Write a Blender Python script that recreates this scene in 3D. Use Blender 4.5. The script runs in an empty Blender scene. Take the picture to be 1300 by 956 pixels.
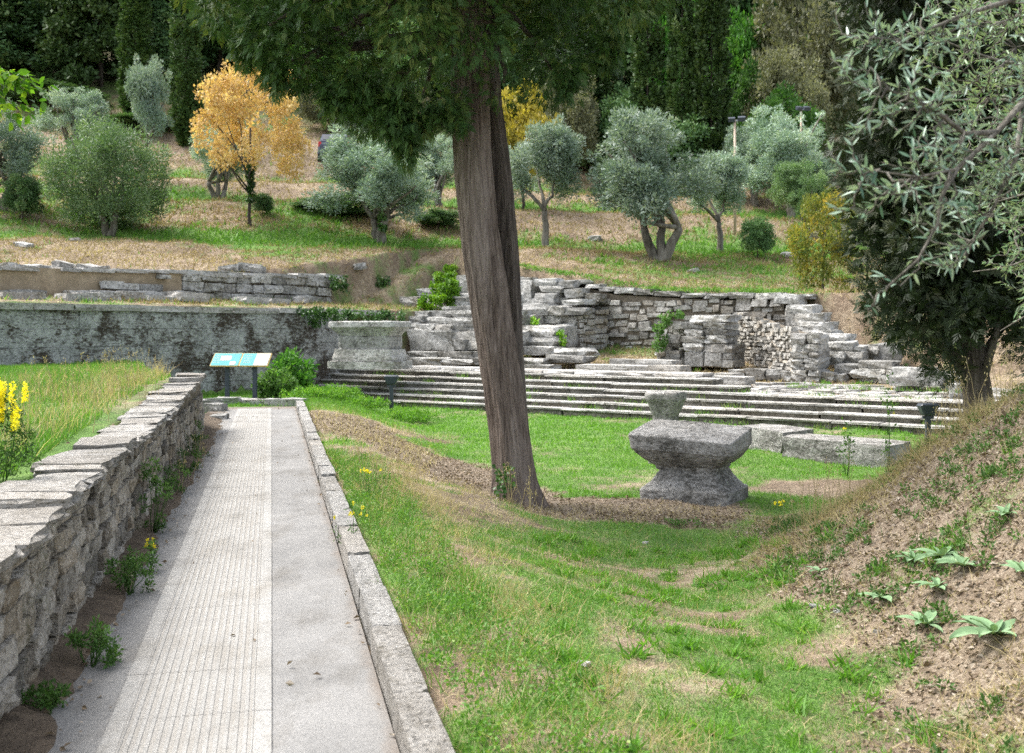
import bpy, math, random
import numpy as np
from mathutils import Vector, Matrix

# ------------------------------------------------------------------ camera, sky, sun, exposure
scene = bpy.context.scene
col = scene.collection
F, HOR, EYE = 1400.0, 415.0, 1.6          # focal length in photo pixels, horizon row, eye height
cam_d = bpy.data.cameras.new('camera')
cam = bpy.data.objects.new('camera', cam_d); col.objects.link(cam)
cam.location = (0, 0, EYE); cam.rotation_euler = (math.radians(90), 0, 0)
cam_d.sensor_width = 36.0; cam_d.lens = F / 1300 * 36.0
cam_d.shift_y = -(478 - HOR) / 1300.0
cam_d.clip_start = 0.1; cam_d.clip_end = 1500
cam_d.dof.use_dof = True; cam_d.dof.focus_distance = 9.0; cam_d.dof.aperture_fstop = 4.0
scene.camera = cam

SUN_EL, SUN_AZ = math.radians(57), math.radians(-68)   # azimuth from +Y, clockwise
world = bpy.data.worlds.new('World'); scene.world = world; world.use_nodes = True
wn = world.node_tree.nodes; wl = world.node_tree.links
bg = wn['Background']
sky = wn.new('ShaderNodeTexSky'); sky.sky_type = 'NISHITA'; sky.sun_disc = False
sky.sun_elevation = SUN_EL; sky.sun_rotation = SUN_AZ
sky.dust_density = 4.0; sky.air_density = 1.0; sky.ozone_density = 1.0
hs = wn.new('ShaderNodeHueSaturation'); hs.inputs['Saturation'].default_value = 0.45   # thin bright cloud
wl.new(sky.outputs[0], hs.inputs['Color']); wl.new(hs.outputs[0], bg.inputs['Color'])
bg.inputs['Strength'].default_value = 0.15

sun_d = bpy.data.lights.new('sun', 'SUN'); sun_d.energy = 1.4; sun_d.angle = math.radians(24)
sun_d.color = (1.0, 0.975, 0.94)
sun = bpy.data.objects.new('sun', sun_d); col.objects.link(sun)
sdir = Vector((math.sin(SUN_AZ) * math.cos(SUN_EL), math.cos(SUN_AZ) * math.cos(SUN_EL), math.sin(SUN_EL)))
sun.rotation_euler = sdir.to_track_quat('Z', 'Y').to_euler(); sun.location = (0, 0, 40)

vs = scene.view_settings
vs.view_transform = 'Standard'; vs.look = 'None'; vs.gamma = 1.0; vs.use_curve_mapping = False
vs.exposure = 1.82
scene.render.engine = 'CYCLES'
cy = scene.cycles
cy.use_denoising = False; cy.max_bounces = 5; cy.diffuse_bounces = 3; cy.transmission_bounces = 4
cy.glossy_bounces = 2; cy.use_adaptive_sampling = True; cy.adaptive_threshold = 0.012

rng = np.random.default_rng(11)
random.seed(11)
U = lambda a, b: float(rng.uniform(a, b))

# ------------------------------------------------------------------ numeric helpers
def ss(e0, e1, x):
    t = np.clip((np.asarray(x, float) - e0) / (e1 - e0), 0, 1); return t * t * (3 - 2 * t)
def mix(a, b, t): return a + (b - a) * t
def _hash(ix, iy, iz, s):
    n = (ix * 374761393 + iy * 668265263 + iz * 1274126177 + s * 974711) & 0xFFFFFFFF
    n = ((n ^ (n >> 13)) * 1274126177) & 0xFFFFFFFF
    n = ((n ^ (n >> 16)) * 2246822519) & 0xFFFFFFFF
    return ((n ^ (n >> 15)) & 0xFFFFFF) / float(0xFFFFFF)
def vnoise(x, y, z=0.0, s=0):
    x, y, z = np.broadcast_arrays(np.asarray(x, float), np.asarray(y, float), np.asarray(z, float))
    ix = np.floor(x).astype(np.int64); iy = np.floor(y).astype(np.int64); iz = np.floor(z).astype(np.int64)
    fx, fy, fz = x - ix, y - iy, z - iz
    fx = fx * fx * (3 - 2 * fx); fy = fy * fy * (3 - 2 * fy); fz = fz * fz * (3 - 2 * fz)
    r = 0
    for dx in (0, 1):
        for dy in (0, 1):
            for dz in (0, 1):
                w = (fx if dx else 1 - fx) * (fy if dy else 1 - fy) * (fz if dz else 1 - fz)
                r = r + w * _hash(ix + dx, iy + dy, iz + dz, s)
    return r
def fbm(x, y, z=0.0, s=0, o=3):
    r = 0; a = 0.5; t = 0; f = 1.0
    for k in range(o):
        r = r + a * vnoise(np.asarray(x) * f, np.asarray(y) * f, np.asarray(z) * f, s + k); t += a; a *= .5; f *= 2.03
    return r / t

# the stair frame: a runs along the steps to the left, q runs back from the lowest step
P0 = np.array([7.86, 22.0]); UA = np.array([-.832, .555]); UB = np.array([.555, .832])
ROT = math.atan2(-.555, .832)                 # local x along the steps (to the right), local y to the back
def AQ(a, q): return (P0[0] + a * UA[0] + q * UB[0], P0[1] + a * UA[1] + q * UB[1])
def aq_of(x, y):
    dx, dy = x - P0[0], y - P0[1]
    return dx * UA[0] + dy * UA[1], dx * UB[0] + dy * UB[1]
def a_at(px, q):
    k = (px - 650) / F
    return (P0[0] + UB[0] * q - k * (P0[1] + UB[1] * q)) / (-UA[0] + UA[1] * k)
def XY(px, D): return ((px - 650) / F * D, D)
def zat(py, D): return EYE - (py - HOR) / F * D

def hill(s):
    return np.interp(s, [20, 30, 36, 43.5, 46, 52, 54.5, 58, 60.5, 66, 80, 140, 420],
                     [2.4, 2.55, 2.75, 4.45, 4.75, 6.9, 7.2, 8.5, 8.8, 11, 17, 42, 120])
def hs_of(x, y): return y - .3 * (np.clip(x, -60, 60) - 6)
def H(x, y):
    x = np.asarray(x, float); y = np.asarray(y, float)
    L = x + .218 * y
    n = (fbm(x * .55, y * .55, 0, 3) - .5)
    n2 = (fbm(x * 2.2, y * 2.2, 0, 5) - .5)
    low = -.24 - .28 * ss(5, 11, y)
    t = ss(.8, 3.5, L)
    z = mix(-.05, .05 + t * (low - .05) + (.10 * n + .07 * n2) * ss(.7, 1.4, L), np.clip((L - .57) / .08, 0, 1))
    z = z - .12 * ss(22.4, 27, y) * (1 - t)
    xb = np.where(y < 17.3, -1.20 - .218 * y, -4.97 - .36 * (y - 17.3))
    wd = np.where(y < 17.3, .16, .16 + .5 * np.clip((y - 17.3) / 2, 0, 1))
    pl = np.clip((xb - x) / wd, 0, 1)
    zpl = .70 + .11 * ss(8, 16, y) - .10 * ss(18, 24, y) + .10 * n + .06 * n2
    z = mix(z, zpl, pl)
    x0 = 1.5 + .21 * (y - 5)
    n3 = fbm(x * 6, y * 6, 0, 15) - .5
    mnd = (1.25 * ss(0, 1, (x - x0 - .5 * n) / 2.6) * (1 + .3 * n + .16 * n2) + .48 * ss(-1.0, .9, x - x0 - .4 * n) * ss(5, 8.5, y)) * (1 - ss(9.3, 12.6, y)) + .09 * n3 * ss(0, .6, (x - x0))
    z = z + mnd
    a, q = aq_of(x, y)
    zc = np.interp(q, [0, 1.6, 2.6, 5, 7.5, 9.2], [-.62, -.06, .0, .13, .42, .78]) + .2 * ss(7, 12, a) * ss(1.6, 3.2, q) + .08 * n2
    m = np.clip(q / .15, 0, 1) * ss(-9, -6, a)
    z = mix(z, zc, m)
    mt = np.clip((a - 17.05) / .35, 0, 1)
    zt = 2.08 + .13 * np.clip(a - 17, 0, 2.6) + .1 * n2
    z = mix(z, zt, mt)
    zh = hill(hs_of(x, y)) + .35 * n * ss(36, 44, hs_of(x, y)) + .1 * n2
    qh = 9.15 - 2.2 * ss(4.5, 1, a) - 4.5 * ss(18.6, 19.4, a); wq = .4 + 3.0 * ss(4.5, 1, a) + 5.5 * ss(18.6, 19.4, a)
    mh = np.maximum(np.clip((a - 19.5) / .4, 0, 1), ss(0, 1, (q - qh) / wq))
    mh = np.maximum(mh, ss(-7, -14, a) * ss(-2, 3, q))
    return mix(z, zh, mh)
def h(x, y): return float(H(x, y))

def pdist(x, y, pts):
    d = np.full(np.shape(x), 1e9)
    for (x0, y0), (x1, y1) in zip(pts[:-1], pts[1:]):
        vx, vy = x1 - x0, y1 - y0
        t = np.clip(((x - x0) * vx + (y - y0) * vy) / (vx * vx + vy * vy), 0, 1)
        d = np.minimum(d, np.hypot(x - x0 - t * vx, y - y0 - t * vy))
    return d
TRUNK_LINE = [(-3.4, 19.3), (-1.3, 15.8), (.1, 13.2), (1.7, 12.8)]
def cover(x, y):
    """how much green grows here (0..1), how dry/straw the rest is, how much leaf litter lies here"""
    x = np.asarray(x, float); y = np.asarray(y, float)
    L = x + .218 * y; a, q = aq_of(x, y); s = hs_of(x, y)
    n1 = fbm(x * .8, y * .8, 0, 21) - .5; n2 = fbm(x * 3.1, y * 3.1, 0, 25) - .5
    g = .64 + 1.3 * n1 + 1.3 * n2
    g = g + .16 * ss(1.6, 2.6, x) * (1 - ss(7.5, 9, y))
    bank = ss(7.0, 9.5, y) * (1 - ss(2.0, 3.0, L)) * (1 - ss(20, 22, y))
    g = g - .22 * bank
    lawn = np.maximum(ss(9.2, 10.6, y) * ss(2.6, 3.6, L), ss(20, 22, y))
    g = mix(g, .80 + .6 * n2 + .8 * n1, lawn)
    dry = .75 + .25 * bank
    d = pdist(x, y, TRUNK_LINE) + .7 * n1 + .5 * n2
    lit = 1 - ss(.75, 1.25, d)
    g = g * (1 - .93 * lit)
    pat = 1 - ss(.55, 1.1, np.hypot((x - 4.4) / 1.5, (y - 14.6) / .9) + 1.0 * n1)
    g = g * (1 - .75 * pat); dry = mix(dry, .2, pat)
    xx = x - (1.5 + .21 * (y - 5)) + .9 * n1
    xx = xx + .55 * ss(6, 9, y)
    mm = ss(-.05, .55, xx) * (1 - ss(11.6, 12.8, y)) * ss(1, 1.2, x)
    g = mix(g, .10 + 1.6 * np.clip(n2 + .6 * n1 - .05, 0, 1), mm)
    dry = mix(dry, .8, mm); lit = np.maximum(lit, mm)
    xb = np.where(y < 17.3, -1.1 - .218 * y, -4.97 - .36 * (y - 17.3))
    pl = np.clip((xb - x) / .2, 0, 1) * (1 - np.clip((a - 16.9), 0, 1))
    pdry = ss(-3.2, -2.0, L) * ss(8, 12, y)
    g = mix(g, .98 - .45 * pdry + .5 * n2, pl); dry = mix(dry, .4 + .4 * pdry, pl)
    ct = np.clip(q / .15, 0, 1) * (a < 17.2)
    g = mix(g, .10 + 1.2 * np.clip(n1 + n2, 0, 1) + .5 * ss(7.4, 8.4, q) * ss(6.5, 7.5, a), ct); dry = mix(dry, .75, ct)
    tr = np.clip((a - 17.1) / .2, 0, 1)
    g = mix(g, .50 + 1.2 * n2, tr); dry = mix(dry, .9, tr); lit = lit * (1 - ct) * (1 - tr)
    hl = np.maximum(np.clip((a - 19.5) / .4, 0, 1), np.clip((q - 9.15 + 2.2 * ss(4.5, 1, a)) / .4, 0, 1))
    strip = np.exp(-((s - 46.0) / 1.7) ** 2) + np.exp(-((s - 54.5) / 1.5) ** 2) + .8 * np.exp(-((s - 60.5) / 1.3) ** 2)
    strip = strip + .5 * np.exp(-((s - 50) / 2.0) ** 2) * ss(-4, -9, x)
    wob = fbm(x * .25, y * .25, 0, 31) - .5
    gh = .26 + .75 * np.clip(strip, 0, 1) + 1.3 * wob + 1.0 * n2
    gh = mix(gh, .55 + n2, ss(66, 72, s))
    g = mix(g, gh, hl); dry = mix(dry, .38 - .6 * wob, hl)
    return np.clip(g, 0, 1), np.clip(dry, 0, 1), np.clip(lit, 0, 1)

# ------------------------------------------------------------------ mesh helpers
def mk_mesh(name, V, faces, mats=(), smooth=True, attrs=None, mat_idx=None):
    """faces: list of (M,k) integer arrays"""
    me = bpy.data.meshes.new(name)
    V = np.asarray(V, np.float32)
    faces = [np.asarray(f, np.int32) for f in faces if len(f)]
    loops = np.concatenate([f.ravel() for f in faces])
    starts = []; off = 0
    for f in faces:
        starts.append(off + np.arange(len(f)) * f.shape[1]); off += f.size
    starts = np.concatenate(starts).astype(np.int32)
    me.vertices.add(len(V)); me.vertices.foreach_set('co', V.ravel())
    me.loops.add(len(loops)); me.loops.foreach_set('vertex_index', loops)
    me.polygons.add(len(starts)); me.polygons.foreach_set('loop_start', starts)
    for m in mats: me.materials.append(m)
    if mat_idx is not None: me.polygons.foreach_set('material_index', np.asarray(mat_idx, np.int32))
    me.update(calc_edges=True)
    me.polygons.foreach_set('use_smooth', np.full(len(starts), bool(smooth)))
    if attrs:
        for k, v in attrs.items():
            at = me.attributes.new(k, 'FLOAT', 'POINT'); at.data.foreach_set('value', np.asarray(v, np.float32))
    return me
def obj(name, me, parent=None, loc=(0, 0, 0), rot=(0, 0, 0), scale=(1, 1, 1)):
    o = bpy.data.objects.new(name, me); col.objects.link(o)
    o.location = loc; o.rotation_euler = rot; o.scale = scale
    if parent is not None: o.parent = parent
    return o
def tag(o, label=None, cat=None, group=None, kind=None):
    if label: o['label'] = label
    if cat: o['category'] = cat
    if group: o['group'] = group
    if kind: o['kind'] = kind
    return o
def thing(name, label, cat, loc=(0, 0, 0), rotz=0.0, group=None):
    o = obj(name, None, None, loc, (0, 0, rotz)); o.empty_display_size = .2
    return tag(o, label, cat, group)
def struct(name, me, parent=None):
    o = obj(name, me, parent); o['kind'] = 'structure'; return o

def basis(d, roll=None, up=(0, 0, 1)):
    """rotation matrices whose local y axis is d (n,3)"""
    d = d / np.maximum(np.linalg.norm(d, axis=1, keepdims=True), 1e-9)
    r = rng.normal(size=d.shape)
    x = np.cross(d, r); x /= np.maximum(np.linalg.norm(x, axis=1, keepdims=True), 1e-9)
    z = np.cross(x, d)
    return np.stack([x, d, z], axis=2)
def basis_up(d, jitter=.3):
    """local y = d, local z as near to world up as it goes"""
    d = d / np.maximum(np.linalg.norm(d, axis=1, keepdims=True), 1e-9)
    up = np.array([0, 0, 1.0]) + rng.normal(size=d.shape) * jitter
    x = np.cross(d, up); x /= np.maximum(np.linalg.norm(x, axis=1, keepdims=True), 1e-9)
    z = np.cross(x, d)
    return np.stack([x, d, z], axis=2)
def scatter(tV, tF, pos, R, sc, rnd=None):
    """bake copies of a small template; returns V, faces, rnd"""
    n, k = len(pos), len(tV)
    sc = np.asarray(sc, float)
    if sc.ndim == 1: sc = sc[:, None] * np.ones(3)
    V = np.einsum('nij,nkj->nki', R, tV[None] * sc[:, None, :]) + pos[:, None, :]
    off = (np.arange(n) * k)
    Fs = [(np.asarray(f)[None] + off[:, None, None]).reshape(-1, np.asarray(f).shape[1]) for f in tF]
    if rnd is None: rnd = rng.random(n)
    return V.reshape(-1, 3), Fs, np.repeat(rnd, k)
def join(parts):
    V = []; Fd = {}; A = []; off = 0
    for v, fs, r in parts:
        V.append(v); A.append(r)
        for f in fs:
            if len(f): Fd.setdefault(f.shape[1], []).append(f + off)
        off += len(v)
    return np.concatenate(V), [np.concatenate(f) for f in Fd.values()], np.concatenate(A)
def tube(pts, rad, seg=8, caps=True):
    pts = np.asarray(pts, float); rad = np.asarray(rad, float); n = len(pts)
    tan = np.gradient(pts, axis=0); tan /= np.maximum(np.linalg.norm(tan, axis=1, keepdims=True), 1e-9)
    ref = np.array([1.0, 0, 0]) if abs(tan[0][0]) < .8 else np.array([0, 1.0, 0])
    V = []
    for i in range(n):
        x = ref - tan[i] * ref.dot(tan[i]); x /= np.linalg.norm(x); ref = x
        y = np.cross(tan[i], x)
        th = np.arange(seg) * 2 * math.pi / seg
        V.append(pts[i] + rad[i] * (np.cos(th)[:, None] * x + np.sin(th)[:, None] * y))
    V = np.concatenate(V)
    i = np.arange(n - 1)[:, None] * seg; j = np.arange(seg)[None]
    q = np.stack([i + j, i + (j + 1) % seg, i + seg + (j + 1) % seg, i + seg + j], -1).reshape(-1, 4)
    tri = []
    if caps:
        V = np.vstack([V, pts[:1], pts[-1:]]); c0, c1 = n * seg, n * seg + 1
        jj = np.arange(seg)
        tri = np.concatenate([np.stack([np.full(seg, c0), (jj + 1) % seg, jj], -1),
                              np.stack([np.full(seg, c1), (n - 1) * seg + jj, (n - 1) * seg + (jj + 1) % seg], -1)])
    return V, [q, np.asarray(tri, int).reshape(-1, 3)], np.full(len(V), .5)
def curve(p0, p1, n=6, wob=.1, sag=0.0):
    p0 = np.asarray(p0, float); p1 = np.asarray(p1, float)
    t = np.linspace(0, 1, n)[:, None]
    w = np.cumsum(rng.normal(size=(n, 3)), axis=0) * wob; w -= w[0]; w -= t * w[-1]
    p = p0 + (p1 - p0) * t + w; p[:, 2] += sag * 4 * t[:, 0] * (1 - t[:, 0])
    return p

# box with chamfered edges (44 triangles), jittered; dims 1
def chamfer_box(c=.07, jit=.03, seed=0, top=1.0):
    r = np.random.default_rng(seed)
    V = []; idx = {}
    for sx in (-1, 1):
        for sy in (-1, 1):
            for sz in (-1, 1):
                for ax in range(3):
                    p = np.array([sx, sy, sz]) * (.5 - c); p[ax] = [sx, sy, sz][ax] * .5
                    idx[(sx, sy, sz, ax)] = len(V); V.append(p)
    V = np.array(V)
    V += r.normal(size=V.shape) * jit * np.array([.6, 1, .6])
    V[V[:, 2] > .3, :2] *= top
    quads = []; tris = []
    for ax in range(3):
        o1, o2 = [i for i in range(3) if i != ax]
        for s in (-1, 1):
            ring = []
            for s1, s2 in ((-1, -1), (1, -1), (1, 1), (-1, 1)):
                k = [0, 0, 0]; k[ax] = s; k[o1] = s1; k[o2] = s2; ring.append(idx[(*k, ax)])
            quads.append(ring)
    for ax in range(3):                      # edges along ax
        o1, o2 = [i for i in range(3) if i != ax]
        for s1 in (-1, 1):
            for s2 in (-1, 1):
                def kk(s): k = [0, 0, 0]; k[ax] = s; k[o1] = s1; k[o2] = s2; return k
                quads.append([idx[(*kk(-1), o1)], idx[(*kk(1), o1)], idx[(*kk(1), o2)], idx[(*kk(-1), o2)]])
    for sx in (-1, 1):
        for sy in (-1, 1):
            for sz in (-1, 1): tris.append([idx[(sx, sy, sz, a)] for a in range(3)])
    return V, np.array(quads), np.array(tris)
def orient_out(V, fs, c=None):
    """flip faces of a convex-ish closed shape so that normals point outwards"""
    c = V.mean(0) if c is None else c
    out = []
    for f in fs:
        n = np.cross(V[f[:, 1]] - V[f[:, 0]], V[f[:, 2]] - V[f[:, 0]])
        m = V[f].mean(1) - c
        fl = (n * m).sum(1) < 0
        f = f.copy(); f[fl] = f[fl][:, ::-1]; out.append(f)
    return out
def rough_box(n=4, k=.22, amp=.10, seed=0, freq=2.2):
    """cube with an n x n grid on each face, rounded and made uneven"""
    V = {}; quads = []
    def vid(p):
        key = tuple(p)
        if key not in V: V[key] = len(V)
        return V[key]
    for ax in range(3):
        for s in (0, n):
            for i in range(n):
                for j in range(n):
                    def P(u, v):
                        q = [0, 0, 0]; q[ax] = s; q[(ax + 1) % 3] = u; q[(ax + 2) % 3] = v; return q
                    quads.append([vid(P(i, j)), vid(P(i + 1, j)), vid(P(i + 1, j + 1)), vid(P(i, j + 1))])
    P = np.array(sorted(V, key=V.get), float) / n - .5
    # pull the rings next to the edges outwards so that edges stay crisp
    if n >= 3:
        lin = np.array([-.5] + list(np.linspace(-.40, .40, n - 1)) + [.5]); P = lin[np.rint((P + .5) * n).astype(int)]
    l2 = np.linalg.norm(P, axis=1, keepdims=True); li = np.abs(P).max(1, keepdims=True)
    sph = P / l2 * .5 * 1.15
    P2 = P * (1 - k) + sph * k
    nn = np.stack([fbm(P2[:, 0] * freq + 7, P2[:, 1] * freq, P2[:, 2] * freq, seed * 13 + c * 5, 3) - .5 for c in range(3)], 1)
    P2 = P2 + nn * amp * 2
    return P2, orient_out(P2, [np.array(quads)])
# ------------------------------------------------------------------ materials
class NT:
    def __init__(s, name):
        s.m = bpy.data.materials.new(name); s.m.use_nodes = True
        s.t = s.m.node_tree; s.n = s.t.nodes; s.p = s.n['Principled BSDF']; s.out = s.n['Material Output']
        s.p.inputs['Specular IOR Level'].default_value = .25
    def node(s, k, **kw):
        o = s.n.new(k)
        for a, b in kw.items(): setattr(o, a, b)
        return o
    def put(s, sock, v):
        if hasattr(v, 'is_linked') or isinstance(v, bpy.types.NodeSocket): s.t.links.new(v, sock)
        else: sock.default_value = v
    def pos(s): return s.node('ShaderNodeNewGeometry').outputs['Position']
    def objc(s): return s.node('ShaderNodeTexCoord').outputs['Object']
    def noise(s, vec, scale, detail=4, rough=.6, dist=0):
        o = s.node('ShaderNodeTexNoise'); s.put(o.inputs['Vector'], vec)
        o.inputs['Scale'].default_value = scale; o.inputs['Detail'].default_value = detail
        o.inputs['Roughness'].default_value = rough; o.inputs['Distortion'].default_value = dist
        return o.outputs['Fac']
    def vor(s, vec, scale, feature='F1'):
        o = s.node('ShaderNodeTexVoronoi'); o.feature = feature; s.put(o.inputs['Vector'], vec); o.inputs['Scale'].default_value = scale
        return o.outputs['Distance']
    def mapv(s, vec, scale=(1, 1, 1), rot=(0, 0, 0)):
        o = s.node('ShaderNodeMapping'); s.put(o.inputs['Vector'], vec); o.inputs['Scale'].default_value = scale; o.inputs['Rotation'].default_value = rot
        return o.outputs[0]
    def ramp(s, f, stops):
        o = s.node('ShaderNodeValToRGB'); s.put(o.inputs[0], f); e = o.color_ramp.elements
        while len(e) < len(stops): e.new(.5)
        for el, (p, c) in zip(e, stops):
            el.position = p; el.color = (*c, 1) if len(c) == 3 else c
        return o.outputs[0]
    def rmap(s, f, a, b, c=0.0, d=1.0):
        o = s.node('ShaderNodeMapRange'); s.put(o.inputs['Value'], f)
        for i, v in zip(('From Min', 'From Max', 'To Min', 'To Max'), (a, b, c, d)): o.inputs[i].default_value = v
        return o.outputs[0]
    def mixc(s, f, a, b, mode='MIX'):
        o = s.node('ShaderNodeMix', data_type='RGBA', blend_type=mode)
        c = lambda v: (*v, 1) if isinstance(v, tuple) and len(v) == 3 else v
        s.put(o.inputs[0], f); s.put(o.inputs[6], c(a)); s.put(o.inputs[7], c(b)); return o.outputs[2]
    def math(s, op, a, b=0.0):
        o = s.node('ShaderNodeMath', operation=op); s.put(o.inputs[0], a); s.put(o.inputs[1], b); return o.outputs[0]
    def attr(s, k): return s.node('ShaderNodeAttribute', attribute_name=k).outputs['Fac']
    def rand(s): return s.node('ShaderNodeObjectInfo').outputs['Random']
    def bump(s, hgt, strength=.5, dist=.02):
        o = s.node('ShaderNodeBump'); s.put(o.inputs['Height'], hgt); o.inputs['Strength'].default_value = strength; o.inputs['Distance'].default_value = dist
        s.t.links.new(o.outputs[0], s.p.inputs['Normal'])
    def base(s, c, rough=.9):
        s.put(s.p.inputs['Base Color'], (*c, 1) if isinstance(c, tuple) and len(c) == 3 else c); s.p.inputs['Roughness'].default_value = rough
        return s.m

def stone_mat(name, pale, mid, dark, moss=(.10, .085, .05), moss_amt=.5, sc=1.0, warm=.15, vary=.45, spot=.7, mlo=.50):
    t = NT(name); p = t.pos()
    n1 = t.noise(p, 1.6 * sc, 5, .62); n2 = t.noise(p, 6.5 * sc, 7, .72); n3 = t.noise(p, 34 * sc, 4, .7); n4 = t.noise(t.mapv(p, (1, 1, 2.6)), 5 * sc, 6, .7, .8)
    f = t.math('ADD', t.math('MULTIPLY', n1, .35), t.math('ADD', t.math('MULTIPLY', n2, .45), t.math('MULTIPLY', n3, .20)))
    c = t.ramp(f, [(.36, dark), (.455, mid), (.55, pale), (.66, tuple(min(.72, v * 1.12) for v in pale))])
    r = t.rand()
    c = t.mixc(1.0, c, t.ramp(r, [(0, (1 - vary,) * 3), (.5, (1, 1, 1)), (1, (1 + vary * .25,) * 3)]), 'MULTIPLY')
    r2 = t.math('FRACT', t.math('MULTIPLY', r, 7.31))
    c = t.mixc(t.math('MULTIPLY', t.rmap(r2, .5, 1), warm), c, (.36, .27, .16))
    # broad moss and soot stains, then small dark lichen, then pale lichen dots
    mm = t.ramp(t.math('ADD', t.math('MULTIPLY', n4, .5), t.math('MULTIPLY', t.noise(p, .9 * sc, 4, .6), .5)), [(mlo + .08 * (1 - moss_amt), (0, 0, 0)), (mlo + .08 + .08 * (1 - moss_amt), (1, 1, 1))])
    c = t.mixc(t.math('MULTIPLY', mm, min(1, moss_amt + .35)), c, moss)
    sd = t.ramp(t.noise(t.mapv(p, (1, 1, 1.7), (.3, .2, 0)), 12 * sc, 5, .75), [(.52, (0, 0, 0)), (.62, (1, 1, 1))])
    c = t.mixc(t.math('MULTIPLY', sd, spot), c, tuple(v * .5 for v in dark))
    sp = t.ramp(t.noise(p, 21 * sc, 3, .55), [(.60, (0, 0, 0)), (.66, (1, 1, 1))])
    c = t.mixc(t.math('MULTIPLY', sp, .5), c, tuple(min(.72, v * 1.25) for v in pale))
    t.bump(t.math('ADD', t.math('MULTIPLY', n2, 1.0), t.math('ADD', t.math('MULTIPLY', n3, .4), t.math('MULTIPLY', n4, .6))), .9, .05)
    return t.base(c, .92)
M = {}
M['stone'] = stone_mat('weathered_stone', (.47, .465, .44), (.30, .295, .27), (.095, .092, .08), moss_amt=.45, spot=.85, warm=.10)
M['rubble'] = stone_mat('rubble_stone', (.46, .45, .415), (.30, .285, .255), (.095, .088, .07), moss_amt=.40, warm=.35, spot=.85)
M['pathwall'] = stone_mat('path_wall_stone', (.46, .43, .375), (.28, .25, .20), (.085, .072, .055), moss=(.085, .085, .035), moss_amt=.45, sc=2.0, warm=.4, vary=.6)
M['capstone'] = stone_mat('wall_cap_stone', (.40, .385, .355), (.28, .267, .24), (.12, .11, .092), moss_amt=.3, sc=2.4, vary=.3, spot=.7)
M['kerbstone'] = stone_mat('kerb_stone', (.38, .37, .345), (.27, .262, .24), (.115, .108, .094), moss_amt=.3, sc=3.0, vary=.15, spot=.75)
M['altar'] = stone_mat('altar_stone', (.38, .37, .345), (.215, .208, .19), (.07, .067, .058), moss=(.06, .056, .045), moss_amt=.45, sc=1.7, vary=.12, warm=.05, spot=.75, mlo=.48)
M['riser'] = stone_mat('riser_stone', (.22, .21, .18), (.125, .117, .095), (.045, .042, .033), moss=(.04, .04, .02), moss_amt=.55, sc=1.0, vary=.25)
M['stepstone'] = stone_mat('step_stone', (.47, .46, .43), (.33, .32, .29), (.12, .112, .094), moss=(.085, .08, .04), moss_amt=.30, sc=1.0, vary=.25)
M['greywall'] = stone_mat('grey_ashlar', (.44, .45, .43), (.29, .30, .285), (.11, .112, .10), moss=(.055, .043, .030), moss_amt=.9, sc=1.15, vary=.06, warm=.05, spot=.8, mlo=.465)
M['slab'] = stone_mat('pale_slab', (.48, .47, .445), (.34, .33, .305), (.15, .143, .125), moss_amt=.25, vary=.25, spot=.65)
def simple_noise(name, c1, c2, sc=6, bump=.3, bd=.01, rough=.9):
    t = NT(name); p = t.pos(); n = t.noise(p, sc, 6, .65); n2 = t.noise(p, sc * 6, 3)
    t.bump(t.math('ADD', n, n2), bump, bd)
    return t.base(t.ramp(t.math('ADD', t.math('MULTIPLY', n, .7), t.math('MULTIPLY', n2, .3)), [(.32, c1), (.66, c2)]), rough)
M['mortar'] = simple_noise('earth_mortar', (.06, .05, .038), (.20, .17, .125), 7, .6, .03)
M['plaster'] = simple_noise('brown_render', (.20, .155, .10), (.36, .29, .20), 3, .4, .02)
M['soil'] = simple_noise('dark_soil', (.05, .038, .028), (.17, .13, .09), 9, .9, .04)

# ground: earth, straw, moss-green turf; the shares come from what grows where
t = NT('ground'); p = t.pos()
nA = t.noise(p, 1.7, 6, .65); nB = t.noise(p, 9, 6, .7); nC = t.noise(p, 45, 3, .7)
soil = t.ramp(t.math('ADD', t.math('MULTIPLY', nB, .5), t.math('MULTIPLY', nC, .5)), [(.34, (.095, .068, .045)), (.50, (.215, .16, .11)), (.66, (.38, .31, .225))])
straw = t.ramp(nB, [(.30, (.20, .155, .095)), (.52, (.37, .305, .20)), (.70, (.54, .47, .34))])
litter = t.ramp(t.math('ADD', t.math('MULTIPLY', nB, .4), t.math('MULTIPLY', nC, .6)), [(.32, (.085, .063, .042)), (.50, (.20, .155, .108)), (.66, (.36, .305, .235))])
turf = t.ramp(t.math('ADD', t.math('MULTIPLY', nA, .4), t.math('MULTIPLY', nC, .6)), [(.36, (.045, .095, .02)), (.52, (.10, .19, .035)), (.68, (.19, .27, .07))])
c = t.mixc(t.math('MULTIPLY', t.attr('dry'), t.rmap(nA, .35, .65)), soil, straw)
c = t.mixc(1.0, c, t.ramp(t.noise(p, .55, 6, .7), [(.36, (.55, .52, .50)), (.62, (1.1, 1.1, 1.1))]), 'MULTIPLY')
c = t.mixc(t.attr('litter'), c, litter)
gg = t.math('ADD', t.attr('green'), t.math('MULTIPLY', t.math('SUBTRACT', nB, .5), .9))
c = t.mixc(t.rmap(gg, .38, .78), c, turf)
t.bump(t.math('ADD', nB, t.math('MULTIPLY', nC, .7)), .9, .05)
M['ground'] = t.base(c, .95)

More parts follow.
